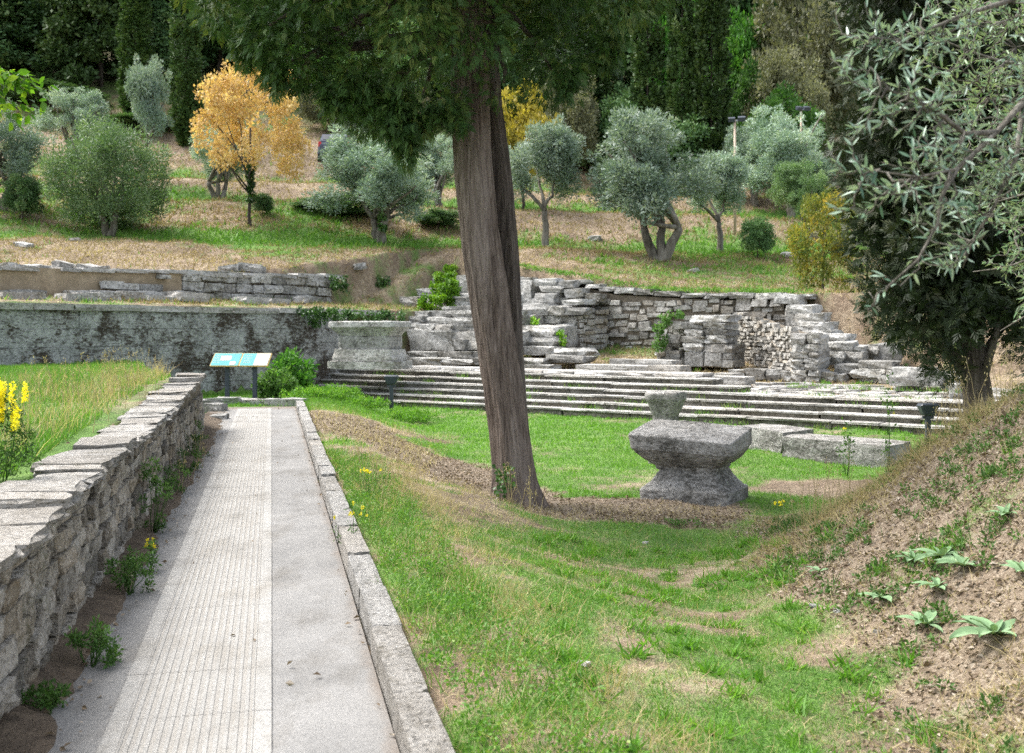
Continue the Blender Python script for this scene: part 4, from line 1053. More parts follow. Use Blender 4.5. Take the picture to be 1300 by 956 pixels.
# ------------------------------------------------------------------ near olive on the mound (trunk stands outside the view)
OB = np.array([4.9, 5.2, 0]); OB[2] = h(OB[0], OB[1]) - .1
ol = thing('olive_tree', 'near olive with large silvery leaves reaching in at the upper right', 'tree', tuple(OB))
parts = [tube(curve(OB, OB + np.array([.1, .3, 1.5]), 8, .04), np.linspace(.22, .16, 8), 12)]
lv_pos = []; lv_dir = []; lv_s = []
lv2 = []
def P3(px, py, D): return np.array([*XY(px, D), zat(py, D)])
def twig(a, b, r0, r1, leaves, size, wob=.015, sag=-.03, side=None):
    p = curve(a, b, 9, wob, sag); parts.append(tube(p, np.linspace(r0, r1, 9), 6))
    tan = np.gradient(p, axis=0); tan /= np.linalg.norm(tan, axis=1, keepdims=True)
    for k in range(leaves):
        u = (k + .5) / leaves; u = .12 + .88 * u; i_ = u * 8; i0 = min(int(i_), 7); q = p[i0] + (p[i0 + 1] - p[i0]) * (i_ - i0); tg = tan[i0]
        for s in (-1, 1):
            n_ = np.cross(tg, rng.normal(size=3)); n_ /= np.linalg.norm(n_)
            d = tg * U(.5, .9) + n_ * U(.5, .9) + np.array([0, 0, .15])
            lv_pos.append(q); lv_dir.append(d); lv_s.append(size * U(.75, 1.2) * (1 - .25 * u))
    return p
# main limbs drawn where they show
main = [([(1420, 250, 4.6), (1300, 388, 4.1), (1240, 440, 3.9), (1200, 222 + 0, 3.9)], 0)]
limb = np.array([P3(1420, 60, 4.5), P3(1345, 90, 4.2), P3(1300, 128, 3.9), P3(1265, 168, 3.75), P3(1215, 215, 3.6), P3(1165, 225, 3.5), P3(1105, 216, 3.4)])
limb_r = [.022, .017, .013, .009, .006, .004, .002]
parts.append(tube(limb, limb_r, 8))
limb2 = np.array([OB + np.array([.1, .3, 1.4]), P3(1420, 60, 4.5)]); parts.append(tube(curve(limb2[0], limb2[1], 8, .05), np.linspace(.12, .03, 8), 8))
limb3 = np.array([P3(1400, -30, 4.6), P3(1300, -5, 4.3), P3(1220, 20, 4.1), P3(1150, 50, 4.0), P3(1105, 48, 3.9)]); parts.append(tube(limb3, [.02, .012, .007, .004, .002], 8))
limb4 = np.array([P3(1265, 168, 3.75), P3(1225, 170, 3.7), P3(1180, 135, 3.65), P3(1130, 115, 3.6), P3(1105, 85, 3.6)]); parts.append(tube(limb4, [.011, .009, .006, .004, .002], 8))
limb5 = np.array([P3(1215, 215, 3.6), P3(1195, 250, 3.55), P3(1190, 285, 3.55), P3(1165, 330, 3.5), P3(1133, 358, 3.45)]); parts.append(tube(limb5, [.007, .006, .005, .004, .002], 8))
limb6 = np.array([P3(1300, 128, 3.9), P3(1290, 200, 3.85), P3(1262, 262, 3.8), P3(1238, 300, 3.8), P3(1222, 340, 3.8)]); parts.append(tube(limb6, [.012, .008, .006, .004, .002], 8))
def along(limb, n, leaves, size, ln=(.08, .22), dx=(-1, .3), dz=(-.5, .6), dy=.35, f0=.15, r=.004):
    L_ = len(limb) - 1
    for k in range(n):
        u = (f0 + (1 - f0) * rng.random()) * L_; i0 = min(int(u), L_ - 1); q = limb[i0] + (limb[i0 + 1] - limb[i0]) * (u - i0)
        d = np.array([U(*dx), U(-dy, dy), U(*dz)]); d /= np.linalg.norm(d); e = q + d * U(*ln)
        twig(q, e, r, .0015, leaves, size)
for lb, n in ((limb, 30), (limb3, 30), (limb4, 22), (limb6, 20)): along(lb, n, 7, .055)
along(limb5, 3, 3, .055, (.06, .14), f0=.3); twig(limb5[-2], limb5[-1] + np.array([-.03, 0, .02]), .003, .001, 4, .055)
twig(limb[-2], limb[-1], .003, .001, 9, .06); twig(limb3[-2], limb3[-1], .003, .001, 9, .06); twig(limb4[-2], limb4[-1], .003, .001, 9, .06)
for px, py in ((1195, 100), (1170, 160), (1150, 190), (1240, 60), (1280, 40), (1200, 40), (1260, 230), (1290, 260), (1250, 120), (1285, 180), (1160, 240), (1210, 260), (1140, 95), (1230, 200), (1300, 90), (1160, 20), (1295, 300)):
    e = P3(px + U(-5, 15), py + U(-25, 25), 3.7 + U(-.3, .3)); twig(P3(px + 80, py + U(-20, 20), 4.0 + U(-.2, .3)), e, .003, .0012, 10, .055)
nearN = len(lv_pos)
# the same tree's deeper foliage
inner = []
for px, py, D_ in ((1150, 40, 6.5), (1230, 30, 5.6), (1170, 110, 6.0), (1260, 120, 5.4), (1290, 60, 6.8), (1200, 190, 5.6), (1280, 210, 6.2), (1215, 270, 6.4), (1290, 290, 5.3), (1235, 345, 6.0), (1300, 380, 6.6), (1270, 420, 6.2), (1340, 150, 5.5), (1350, 330, 5.8), (1180, -20, 5.5), (1330, -20, 6.0)):
    p = curve(OB + np.array([.1, .3, 1.4]), P3(px, py, D_), 14, .04, .15); parts.append(tube(p, np.linspace(.03, .003, 14), 6)); inner += list(p[5:])
inner = np.array(inner)
for k in range(330):
    py = U(-40, 440); l_ = np.interp(py, [-40, 0, 100, 180, 260, 320, 380, 440], [1140, 1130, 1130, 1160, 1195, 1225, 1250, 1285]); px = l_ + 20 + (1390 - l_) * rng.random() ** .9
    D_ = U(4.9, 7.2); e = P3(px, py, D_); s_ = inner[np.argmin(((inner - e - np.array([.2, 0, .1])) ** 2).sum(1))]; twig(s_, e, .004, .0015, 10, .055)
v, f, r_ = join(parts); obj('trunk', mk_mesh('trunk', v - OB, f, [M['bark_olive']], True), ol)
lp = np.array(lv_pos); ld = np.array(lv_dir); ls = np.array(lv_s)
for nm, sl_, mt in (('foliage', slice(0, nearN), 'lf_near'), ('inner_foliage', slice(nearN, None), 'lf_near_g')):
    n_ = len(lp[sl_]); s_ = ls[sl_]
    v, f, r_ = scatter(LEAF[0], LEAF[1], lp[sl_], basis_up(ld[sl_], .7), np.stack([s_ * .22, s_, s_ * .35], -1))
    obj(nm, mk_mesh(nm, v - OB, f, [M[mt]], True, {'rnd': r_}), ol)

# ------------------------------------------------------------------ background tree kinds (unit crown: height 1, width 1 about the foot)
def kind_olive(seed, mat='lf_olive', low=.24, leaf_=.027, n=120, per=190, multi=2):
    lob = shell_centres(9, .30, .30, .27, (0, 0, .58), -.9, .55); lr = rng.uniform(.13, .22, 9); ix = rng.integers(0, 9, n)
    cen = lob[ix] + unit(n) * (lr[ix] * rng.uniform(.45, 1.0, n))[:, None]; rad = rng.uniform(.045, .105, n)
    sh = int(n * .22); top = lob[ix[:sh]] + np.abs(unit(sh)) * np.array([0, 0, 1]) * .12 + unit(sh) * (lr[ix[:sh]] * 1.08)[:, None]; cen[:sh] = top; rad[:sh] = rng.uniform(.022, .045, sh)
    cen[:, 2] = np.clip(cen[:, 2], .16, .97)
    v, f, r_ = cloud(cen, rad, per, DIA, leaf_, .35, .8, .5, .25, 1, .34)
    crown = mk_mesh('crown', v, f, [M[mat]], False, {'rnd': r_})
    ps = []
    for m in range(multi):
        b = np.array([.03 * m - .015 * (multi - 1), 0, -.03]); k_ = b + np.array([(m - (multi - 1) / 2) * .07, U(-.03, .03), low]); ps.append(tube(curve(b, k_, 7, .008), np.linspace(.034, .022, 7), 8))
        for j_ in range(4):
            e = cen[int(rng.integers(n))]; ps.append(tube(curve(k_, e, 7, .012), np.linspace(.018, .005, 7), 6))
    v, f, r_ = join(ps)
    return mk_mesh('trunk', v, f, [M['bark_olive']], True), crown
def kind_cloud(mat, n, rz, zc, rr, per, lf, tm=DIA, w=.5, trunk=.02, up=.2, zmin=-.8, inner=.4, flat=1.0, rx=.42, bark_='bark_dark'):
    cen = shell_centres(n, rx, rx, rz, (0, 0, zc), zmin, inner); rad = rng.uniform(*rr, n)
    v, f, r_ = cloud(cen, rad, per, tm, lf, up, .8, .5, .3, flat, w)
    crown = mk_mesh('crown', v, f, [M[mat]], False, {'rnd': r_})
    ps = [tube(curve((0, 0, -.03), (0, 0, zc), 8, .006), np.linspace(trunk, trunk * .5, 8), 8)]
    for j_ in range(7):
        e = cen[int(rng.integers(n))]; ps.append(tube(curve((0, 0, U(.3, .8) * zc), e, 6, .012), np.linspace(trunk * .5, trunk * .15, 6), 5))
    v, f, r_ = join(ps); return mk_mesh('trunk', v, f, [M[bark_]], True), crown
def kind_column(mat):
    n = 420; z = rng.random(n); w = .42 * np.minimum(1, (z + .03) / .16) * np.clip((1.02 - z) / .5, 0, 1) ** .55
    th = rng.random(n) * 6.283; r = w * np.sqrt(rng.uniform(.45, 1, n))
    cen = np.stack([r * np.cos(th), r * np.sin(th), z * 6], -1); rad = rng.uniform(.07, .13, n)
    n_ = np.repeat(np.arange(n), 62); d = unit(len(n_)); pos = cen[n_] + d * rad[n_][:, None] * np.array([1, 1, 1.6]) * rng.uniform(.3, 1, len(n_))[:, None]
    dr = d * np.array([.6, .6, .1]) + np.array([0, 0, .12]); s = rng.uniform(.7, 1.3, len(n_))
    V, Fs, R_ = scatter(DIA[0], DIA[1], pos, basis(dr), np.stack([s * .05, s * .10, s * .05], -1), np.clip(rng.random(n)[n_] * .5 + rng.random(len(n_)) * .5, 0, 1))
    V[:, 2] = np.clip(V[:, 2], -.05, 6.3)
    tk = tube(curve((0, 0, -.05), (0, 0, 5.4), 6, .003), np.linspace(.03, .01, 6), 8)
    return mk_mesh('trunk', tk[0], tk[1], [M['bark_dark']], True), mk_mesh('crown', V, Fs, [M[mat]], False, {'rnd': R_})
def kind_conifer(mat):
    pts = []; rads = []
    for k in range(210):
        z = rng.random() ** .8 * .94 + .02; w = .46 * (1.03 - z) ** .6; th = U(0, 6.283)
        for m in range(2):
            r = w * U(.45, 1.0); pts.append((r * math.cos(th + U(-.1, .1)), r * math.sin(th + U(-.1, .1)), z * 1.8 - .22 * r)); rads.append(U(.06, .11))
    v, f, r_ = cloud(pts, rads, 34, TUFT[0], .044, -.2, .8, .4, .2, .6)
    tk = tube(curve((0, 0, -.01), (0, 0, 1.7), 6, .003), np.linspace(.02, .006, 6), 8)
    return mk_mesh('trunk', tk[0], tk[1], [M['bark_dark']], True), mk_mesh('crown', v, f, [M[mat]], False, {'rnd': r_})
KIND = {'olive1': kind_olive(1), 'olive2': kind_olive(2, multi=3), 'olive3': kind_olive(3, multi=1, low=.32), 'oliveg': kind_olive(4, 'lf_olive_g', .2), }
cen = shell_centres(130, .44, .44, .46, (0, 0, .48), -.95, .5); v, f, r_ = cloud(cen, rng.uniform(.08, .13, 130), 270, DIA, .026, .4, .8, .5, .25, 1, .34)
v[:, 2] = np.maximum(v[:, 2], -.02)
KIND['olivebush'] = (KIND['oliveg'][0], mk_mesh('crown', v, f, [M['lf_olive_g']], False, {'rnd': r_}))
KIND['column'] = kind_column('lf_cypcol'); KIND['conifer'] = kind_conifer('lf_conifer'); KIND['conifer2'] = kind_conifer('lf_cypcol')
KIND['broad'] = kind_cloud('lf_broad', 60, .42, .56, (.09, .15), 210, .04, DIA, .6)
KIND['bright'] = kind_cloud('lf_bright', 50, .42, .56, (.09, .15), 210, .045, DIA, .6)
KIND['oak'] = kind_cloud('lf_oak', 70, .44, .56, (.08, .14), 230, .030, DIA, .6)
KIND['dark'] = kind_cloud('lf_conifer', 60, .44, .54, (.09, .15), 210, .045, DIA, .5)
KIND['autumn'] = kind_cloud('lf_orange', 140, .40, .58, (.035, .08), 90, .020, DIA, .8, .016, .1, -.8, .35, 1.0, .46)
KIND['yellow'] = kind_cloud('lf_yellow', 40, .42, .55, (.08, .13), 120, .05, DIA, .7)
KIND['yellowbush'] = kind_cloud('lf_yellowgreen', 60, .5, .46, (.07, .13), 130, .034, DIA, .7, .02, .2, -.95)
def plant_tree(name, label, kind, px, D, pytop, wpx, cat='tree', group=None, rz=None, sink=0.0):
    x, y = XY(px, D); z = h(x, y) - sink; ht = zat(pytop, D) - z; w = wpx / F * D * (1.17 if kind in ('olive1', 'olive2', 'olive3', 'oliveg') else 1)
    r = thing(name, label, cat, (x, y, z), U(0, 6.28) if rz is None else rz, group)
    r.scale = (w / .92, w / .92, ht / {'column': 6, 'conifer': 1.8, 'conifer2': 1.8}.get(kind, 1))
    tk, cr = KIND[kind]; obj('trunk', tk, r); obj('crown', cr, r)
    return r
OG = 'olive trees on the terraced slope'
plant_tree('olive_tree', 'dense bushy green olive with foliage down to the ground, far left terrace', 'olivebush', 139, 40.5, 150, 152, group=OG)
plant_tree('olive_tree', 'tall slender silvery olive behind the dense bushy one', 'olive3', 184, 50, 74, 76, group=OG)
plant_tree('olive_tree', 'low silvery olive under the dark conifers at the far left', 'olive2', 92, 54, 112, 95, group=OG)
plant_tree('olive_tree', 'silvery olive cut by the left edge of the picture', 'olive1', 2, 42, 128, 120, group=OG)
plant_tree('olive_tree', 'grey olive half hidden behind the orange autumn tree', 'olive2', 276, 48.5, 142, 88, group=OG)
plant_tree('olive_tree', 'silvery olive with dark ivy clad trunk left of the big leaning trunk', 'olive1', 482, 42.5, 162, 166, group=OG)
plant_tree('olive_tree', 'pale olive showing between the hanging branch and the big trunk', 'olive2', 556, 50, 165, 86, group=OG)
plant_tree('olive_tree', 'round single stemmed olive just right of the big leaning trunk', 'olive3', 692, 43.8, 148, 122, group=OG)
plant_tree('olive_tree', 'largest round olive with forked trunk on the terrace edge', 'olive2', 840, 42.5, 134, 172, group=OG)
plant_tree('olive_tree', 'smaller pale olive close to the right of the largest olive', 'olive3', 914, 45.5, 188, 108, group=OG)
plant_tree('olive_tree', 'broad silvery olive behind, below the brownish wood at right', 'olive1', 1004, 56, 132, 124, group=OG)
plant_tree('olive_tree', 'small greener olive left of the dark cypress at right', 'oliveg', 1026, 51, 198, 80, group=OG)
plant_tree('olive_tree', 'silvery olive peeping out behind the largest olive', 'olive1', 958, 59, 160, 90, group=OG)
plant_tree('autumn_tree', 'orange leaved autumn tree with ivy clad trunk on the terrace', 'autumn', 318, 43.5, 72, 146)
plant_tree('yellow_tree', 'yellow leaved tree right behind the big leaning trunk', 'yellow', 664, 52, 114, 104)
plant_tree('yellow_bush', 'yellow and green bush at the foot of the dark cypress', 'yellowbush', 1044, 36, 236, 84, 'bush')
for px, D, t_, w_, lab in ((450, 46, 246, 84, 'low dark hedge below the olive left of the big trunk'), (404, 46.5, 252, 70, 'low dark clipped hedge right of the orange autumn tree'), (333, 45, 246, 30, 'small dark round shrub beside the orange tree trunk'),
                           (962, 44, 277, 46, 'small dark clipped shrub on the green strip right of the olives'), (556, 46, 266, 60, 'low dark hedge seen just left of the big trunk'), (28, 41, 222, 52, 'dark ground hugging shrub near the left edge')):
    plant_tree('shrub', lab, 'dark', px, D, t_, w_, 'shrub')
# the wood behind
FG = 'trees of the wood behind the terraces'
for kind, nm, px, D, t_, w_, lab in (
    ('conifer', 'conifer_tree', 40, 72, -120, 190, 'broad dark conifer at the upper left corner'),
    ('conifer2', 'conifer_tree', 128, 70, -150, 150, 'dark conifer second from the upper left corner'),
    ('column', 'cypress_tree', 172, 63, -60, 40, 'slim dark cypress between the conifers at upper left'),
    ('column', 'cypress_tree', 236, 60, -90, 38, 'tall slim cypress left of the orange tree'),
    ('conifer', 'conifer_tree', 206, 73, -80, 120, 'dark conifer behind the slim cypress left of the orange tree'),
    ('dark', 'evergreen_tree', 280, 76, -40, 150, 'dark evergreen behind the orange tree'),
    ('broad', 'leafy_tree', 380, 72, 60, 120, 'leafy green tree under the crown of the big cypress, left'),
    ('dark', 'evergreen_tree', 470, 70, 70, 140, 'dark evergreen behind the olive left of the big trunk'),
    ('oak', 'brownish_tree', 420, 66, 110, 80, 'dull brownish tree low behind the orange tree'),
    ('dark', 'evergreen_tree', 560, 74, 20, 150, 'dark evergreen right behind the big leaning trunk'),
    ('conifer2', 'conifer_tree', 735, 66, 8, 140, 'broad dark green conifer right of the big trunk'),
    ('oak', 'brownish_tree', 720, 62, 92, 90, 'low dull green tree below the broad conifer'),
    ('column', 'cypress_tree', 822, 63, -110, 40, 'leftmost of the tall dark cypress columns'),
    ('column', 'cypress_tree', 866, 62, -130, 38, 'middle one of the tall dark cypress columns'),
    ('column', 'cypress_tree', 903, 61, -140, 46, 'rightmost and broadest of the tall dark cypress columns'),
    ('bright', 'leafy_tree', 944, 72, 24, 84, 'bright green leafy tree right of the cypress columns'),
    ('broad', 'leafy_tree', 950, 66, 88, 70, 'green tree below the bright leafy one, behind the lamp post'),
    ('oak', 'brownish_tree', 1020, 70, -40, 150, 'large brownish grey oak left of the dark cypress'),
    ('oak', 'brownish_tree', 1000, 65, 70, 110, 'lower brownish oak above the silvery olives'),
    ('broad', 'leafy_tree', 1090, 74, -20, 150, 'green tree largely hidden behind the dark cypress'),
    ('bright', 'leafy_tree', 920, 84, -60, 90, 'bright tree top between cypress columns and oak'),
    ('conifer', 'conifer_tree', -40, 70, -100, 160, 'dark conifer cut by the upper left edge'),
    ('bright', 'leafy_tree', 846, 78, -30, 90, 'bright leafy tree glimpsed between the left cypress columns'),
    ('bright', 'leafy_tree', 886, 76, 0, 70, 'bright leafy tree glimpsed between the right cypress columns'),
    ('dark', 'evergreen_tree', 640, 70, 40, 120, 'dark evergreen above the yellow tree'),
    ('dark', 'evergreen_tree', 790, 64, 120, 90, 'dark low evergreen between the two round olives'),
    ('dark', 'evergreen_tree', 180, 62, 150, 110, 'dark low evergreen behind the slender olive'),
    ('dark', 'evergreen_tree', 880, 62, 150, 110, 'dark low evergreen at the foot of the cypress columns'),
    ('dark', 'evergreen_tree', 60, 64, 110, 150, 'dark low evergreen behind the low olive at far left'),
    ('broad', 'leafy_tree', 990, 62, 118, 100, 'dark green tree behind the broad silvery olive')):
    plant_tree(nm, lab, kind, px, D, t_, w_)
def mark(px):
    for lim, w in ((60, 'the left edge'), (200, 'the slender olive'), (350, 'the orange autumn tree'), (520, 'the ivy clad olive'), (700, 'the big leaning trunk'), (800, 'the broad conifer'), (920, 'the cypress columns'), (1060, 'the brownish oak')):
        if px < lim: return w
    return 'the dark cypress at right'
WORD = {'dark': 'evergreen', 'conifer': 'conifer', 'conifer2': 'slim conifer', 'broad': 'leafy tree', 'oak': 'brownish tree'}
rows = []
for D_, st, row, ks in ((84, 105, 'second', ('dark', 'conifer', 'broad', 'conifer2')), (100, 100, 'third', ('dark', 'broad', 'conifer', 'oak')), (124, 110, 'last', ('broad', 'dark', 'conifer2'))):
    px = -110
    while px < 1420:
        kd = ks[int(rng.integers(len(ks)))]; rows.append((kd, px, D_ + U(-4, 4), '%s in %s row of the wood behind %s' % (WORD[kd], row, mark(px)))); px += st * U(.7, 1.2)
labs = [r_[3] for r_ in rows]; seen = {}
for kd, px, D_, lab in rows:
    n_ = labs.count(lab); i_ = seen.get(lab, 0); seen[lab] = i_ + 1
    full = lab if n_ == 1 else lab + ', ' + ('left one' if i_ == 0 else 'right one' if i_ == n_ - 1 else 'middle one')
    plant_tree('woodland_tree', full, kd, px, D_, HOR - (HOR + 160) * U(.9, 1.1), U(130, 190), group=FG)
# ------------------------------------------------------------------ walnut branch at the left edge
WB = np.array([*XY(-190, 15), 0]); WB[2] = h(WB[0], WB[1])
wt = thing('walnut_tree', 'fresh green leafy branch reaching in at the left edge', 'tree', tuple(WB))
parts = [tube(curve(WB, WB + np.array([.1, 0, 3.0]), 8, .04), np.linspace(.13, .09, 8), 10)]
pos = []; dr = []
for e_ in ((58, 112), (40, 140), (30, 100), (15, 130), (50, 124), (8, 95), (20, 150), (-20, 80), (-40, 120), (45, 105), (-60, 60)):
    e = P3(e_[0], e_[1], 15 + U(-.5, .5)); s = P3(-80, 90, 15) if e_[0] > -30 else WB + np.array([.1, 0, 2.6])
    p = curve(s, e, 10, .03, .05); parts.append(tube(p, np.linspace(.014, .004, 10), 6))
    for q in p[3:]:
        for m in range(5): pos.append(q + rng.normal(size=3) * .05); dr.append(np.array([U(-.3, 1), U(-1, .6), U(-.9, .1)]))
parts.append(tube(curve(WB + np.array([.1, 0, 2.6]), P3(-80, 90, 15), 8, .03), np.linspace(.07, .016, 8), 8))
v, f, r_ = join(parts); obj('trunk', mk_mesh('trunk', v - WB, f, [M['bark_olive']], True), wt)
s_ = rng.uniform(.11, .20, len(pos)); v, f, r_ = scatter(LEAF[0], LEAF[1], np.array(pos), basis_up(np.array(dr), .5), np.stack([s_ * .55, s_, s_ * .5], -1))
obj('foliage', mk_mesh('foliage', v - WB, f, [M['lf_walnut']], True, {'rnd': r_}), wt)

# ------------------------------------------------------------------ ivy on the ruins and on trunks
def ivy(label, boxes, mat, per, size, name='ivy'):
    """boxes: (px0, px1, py0, py1, D, thickness)"""
    cs = []; rs = []
    for px0, px1, py0, py1, D, th in boxes:
        w = (px1 - px0) / F * D; hh = (py1 - py0) / F * D; n = max(2, int(w * hh * 60))
        for k in range(n):
            Dd = D + U(-th, th) / 2; cs.append(P3(U(px0 + 2, px1 - 2), U(py0 + 2, py1 - 2), Dd)); rs.append(U(.07, .14))
    o = np.array(cs).mean(0); o[2] = np.array(cs)[:, 2].min()
    v, f, r_ = cloud(cs, rs, per, DIA, size, -.3, .7, .5, .3, 1, .9)
    return tag(obj(name, mk_mesh(name, v - o, f, [M[mat]], False, {'rnd': r_}), None, tuple(o)), label, 'ivy')
def Daq(px, q): return AQ(a_at(px, q), q)[1]
def Dga(px, a): return AQ(a, qpx(px, a))[1]
ivy('dark green ivy hanging over the end of the squared block wall', [(416, 440, 350, 368, Dga(425, 19.2), .5), (432, 470, 352, 368, Daq(455, 7.0), .6), (462, 496, 350, 368, Daq(480, 7.0), .6)], 'lf_ivy', 34, .075)
ivy('strip of dark ivy trailing along the top of the grey wall', [(358, 432, 391, 405, Dga(395, 16.7), .4), (428, 512, 394, 407, 32.6, .4), (392, 412, 400, 416, Dga(400, 16.75), .2)], 'lf_ivy', 34, .07)
ivy('bright yellow green ivy climbing the blocks left of the big trunk', [(562, 578, 334, 346, Daq(570, 9.2), .5), (552, 578, 346, 362, Daq(565, 8.6), .6), (540, 574, 360, 376, Daq(556, 7.6), .6), (532, 566, 374, 394, Daq(550, 7.1), .6), (566, 584, 350, 392, Daq(575, 7.8), .4)], 'lf_ivy_b', 40, .085)
ivy('green ivy growing down the ragged end of the squared pier', [(836, 850, 398, 415, Daq(842, 6.4), .4), (828, 846, 412, 446, Daq(838, 6.4), .4), (846, 866, 396, 404, Daq(855, 6.6), .4)], 'lf_weed', 30, .07)
ivy('small bright ivy tuft between the blocks right of the big trunk', [(674, 682, 400, 412, Daq(676, 6.8), .3), (706, 718, 418, 440, Daq(712, 6.6), .3)], 'lf_ivy_b', 34, .07)
ivy('dark ivy sleeve on the trunk of the orange autumn tree', [(314, 323, 205, 258, 43.3, .3)], 'lf_ivy', 40, .09)
ivy('dark ivy sleeve on the trunk of the olive left of the big trunk', [(479, 491, 240, 294, 42.2, .4)], 'lf_ivy', 34, .09)
ivy('leafy shoots sprouting at the foot of the big leaning trunk', [(622, 654, 600, 622, 12.3, .3)], 'lf_ivy', 30, .055)

# ------------------------------------------------------------------ herbs and shrubs
def herb(name, label, cx, cy, w, ht, mat, n=30, per=40, size=.05, cat='plant', wleaf=.5, flowers=0, group=None, zoff=0.0, stems=5, dz=None):
    z = (h(cx, cy) if dz is None else dz) + zoff; r = thing(name, label, cat, (cx, cy, z), 0, group)
    cs = []; ps = []
    for k in range(n):
        th = U(0, 6.283); rr = math.sqrt(rng.random()) * w / 2; zz = rng.random() ** .8 * ht * (1 - .4 * (rr / (w / 2)) ** 2); cs.append((rr * math.cos(th), rr * math.sin(th), zz))
    for k in range(stems):
        c = cs[k % n]; ps.append(tube(curve((c[0] * .2, c[1] * .2, -.02), c, 5, .01), np.linspace(.004, .002, 5), 5))
    v, f, r_ = join(ps); obj('stem', mk_mesh('stem', v, f, [M['lf_weed']], True, {'rnd': r_}), r)
    v, f, r_ = cloud(cs, np.full(n, size * 1.4), per, LEAF if size > .035 else DIA, size, .3, .7, .5, .1, 1, wleaf)
    obj('leaves', mk_mesh('leaves', v, f, [M[mat]], False, {'rnd': r_}), r)
    if flowers:
        cc = []
        for k in range(flowers):
            c = np.array(cs[int(rng.integers(n))]); c[2] = max(c[2], ht * .6); c += np.array([U(-.02, .02), U(-.02, .02), .04]); cc += [c + np.array([0, 0, .010 * m]) for m in range(2)]
        v, f, r_ = cloud(cc, np.full(len(cc), .007), 8, DIA, .012, .3, .8, .4, .2, 1, .8)
        tag(obj('flowers', mk_mesh('flowers', v, f, [M['petal']], False, {'rnd': r_}), r), kind='stuff')
    return r
def at(px, D): return XY(px, D)
# yellow flowering shrub behind the wall, left edge
x_, y_ = at(2, 6.3); r = herb('flowering_shrub', 'shrub with dense yellow flower spikes behind the wall at the left edge', x_, y_, .34, .50, 'lf_weed', 40, 36, .035, 'shrub', .25)
cc = []
for k in range(26):
    th = U(0, 6.283); rr = U(0, .17); b = np.array([rr * math.cos(th), rr * math.sin(th), U(.28, .50)]); cc += [b + np.array([U(-.004, .004), U(-.004, .004), .018 * m]) for m in range(6)]
v, f, r_ = cloud(cc, np.full(len(cc), .014), 18, DIA, .014, .35, .8, .4, .3, 1, .7); tag(obj('flowers', mk_mesh('flowers', v, f, [M['petal']], False, {'rnd': r_}), r), kind='stuff')
for k, (px, D, w, ht, n, lab) in enumerate(((62, 5.2, .20, .26, 34, 'green weed at the near foot of the path wall, nearest the camera'), (118, 6.6, .26, .30, 44, 'bushy green weed against the path wall beside the yellow flowers'), (162, 8.6, .24, .50, 44, 'tall leafy weed climbing the middle of the path wall'),
                                            (192, 10.6, .26, .42, 36, 'dark leafy weed at the path wall, third from the far end'), (212, 12.2, .25, .30, 30, 'low leafy weed at the path wall, second from the far end'), (232, 13.6, .3, .45, 30, 'leafy weed at the path wall near its far end'), (20, 4.6, .14, .2, 22, 'small weed low on the wall in the lower left corner'))):
    y_ = D; x_ = -.95 - .218 * D + (.10 if k < 2 else .02); herb('weed', lab, x_, y_, w * 1.1, ht * U(.7, 1.2), 'lf_weed', n // 2, 40, .026, 'plant', .42, 0, dz=.0, stems=10)
x_, y_ = -.80 - .218 * 7.2, 7.2; herb('yellow_flower', 'small yellow flowering herb at the edge of the path by the wall', x_, y_, .16, .22, 'lf_weed', 10, 16, .03, 'plant', .4, 7, dz=0)
x_, y_ = at(372, 27.5); herb('leafy_shrub', 'fresh green leafy shrub beside the information board', x_, y_, 1.0, 1.2, 'lf_bright', 50, 26, .13, 'shrub', .55)
x_, y_ = at(352, 26.2); herb('leafy_shrub', 'lower green shrub right at the post of the information board', x_, y_, 1.0, .7, 'lf_weed', 50, 40, .10, 'shrub', .5)
for px, D, lab in ((425, 26, 'low green herb thicket between board and steps, left one'), (455, 25.2, 'low green herb thicket beside the left floodlight'), (395, 24.5, 'low green herb thicket just beyond the end of the kerb'), (520, 24.6, 'low green herb thicket right of the left floodlight')):
    x_, y_ = at(px, D); herb('herb_thicket', lab, x_, y_, 1.3, U(.2, .34), 'grass_v', 60, 34, .07, 'plant', .35)
for px, D, ht, lab in ((1128, 14.8, 1.5, 'tall thin flowering weed before the right part of the steps'), (1075, 15.6, 1.05, 'thin leafy weed in front of the long dark block')):
    x_, y_ = at(px, D); herb('tall_weed', lab, x_, y_, .14, ht, 'lf_weed', 22, 6, .05, 'plant', .5, 3, stems=8)
for px, D, lab in ((452, 7.9, 'slender herb with small yellow flowers right of the kerb'), (986, 11.2, 'little yellow flowering herb at the toe of the leafy mound'), (470, 10.0, 'slender yellow flowering herb farther along the kerb')):
    x_, y_ = at(px, D); herb('yellow_flower', lab, x_, y_, .28, .34, 'lf_weed', 14, 5, .03, 'plant', .3, 8, stems=10)
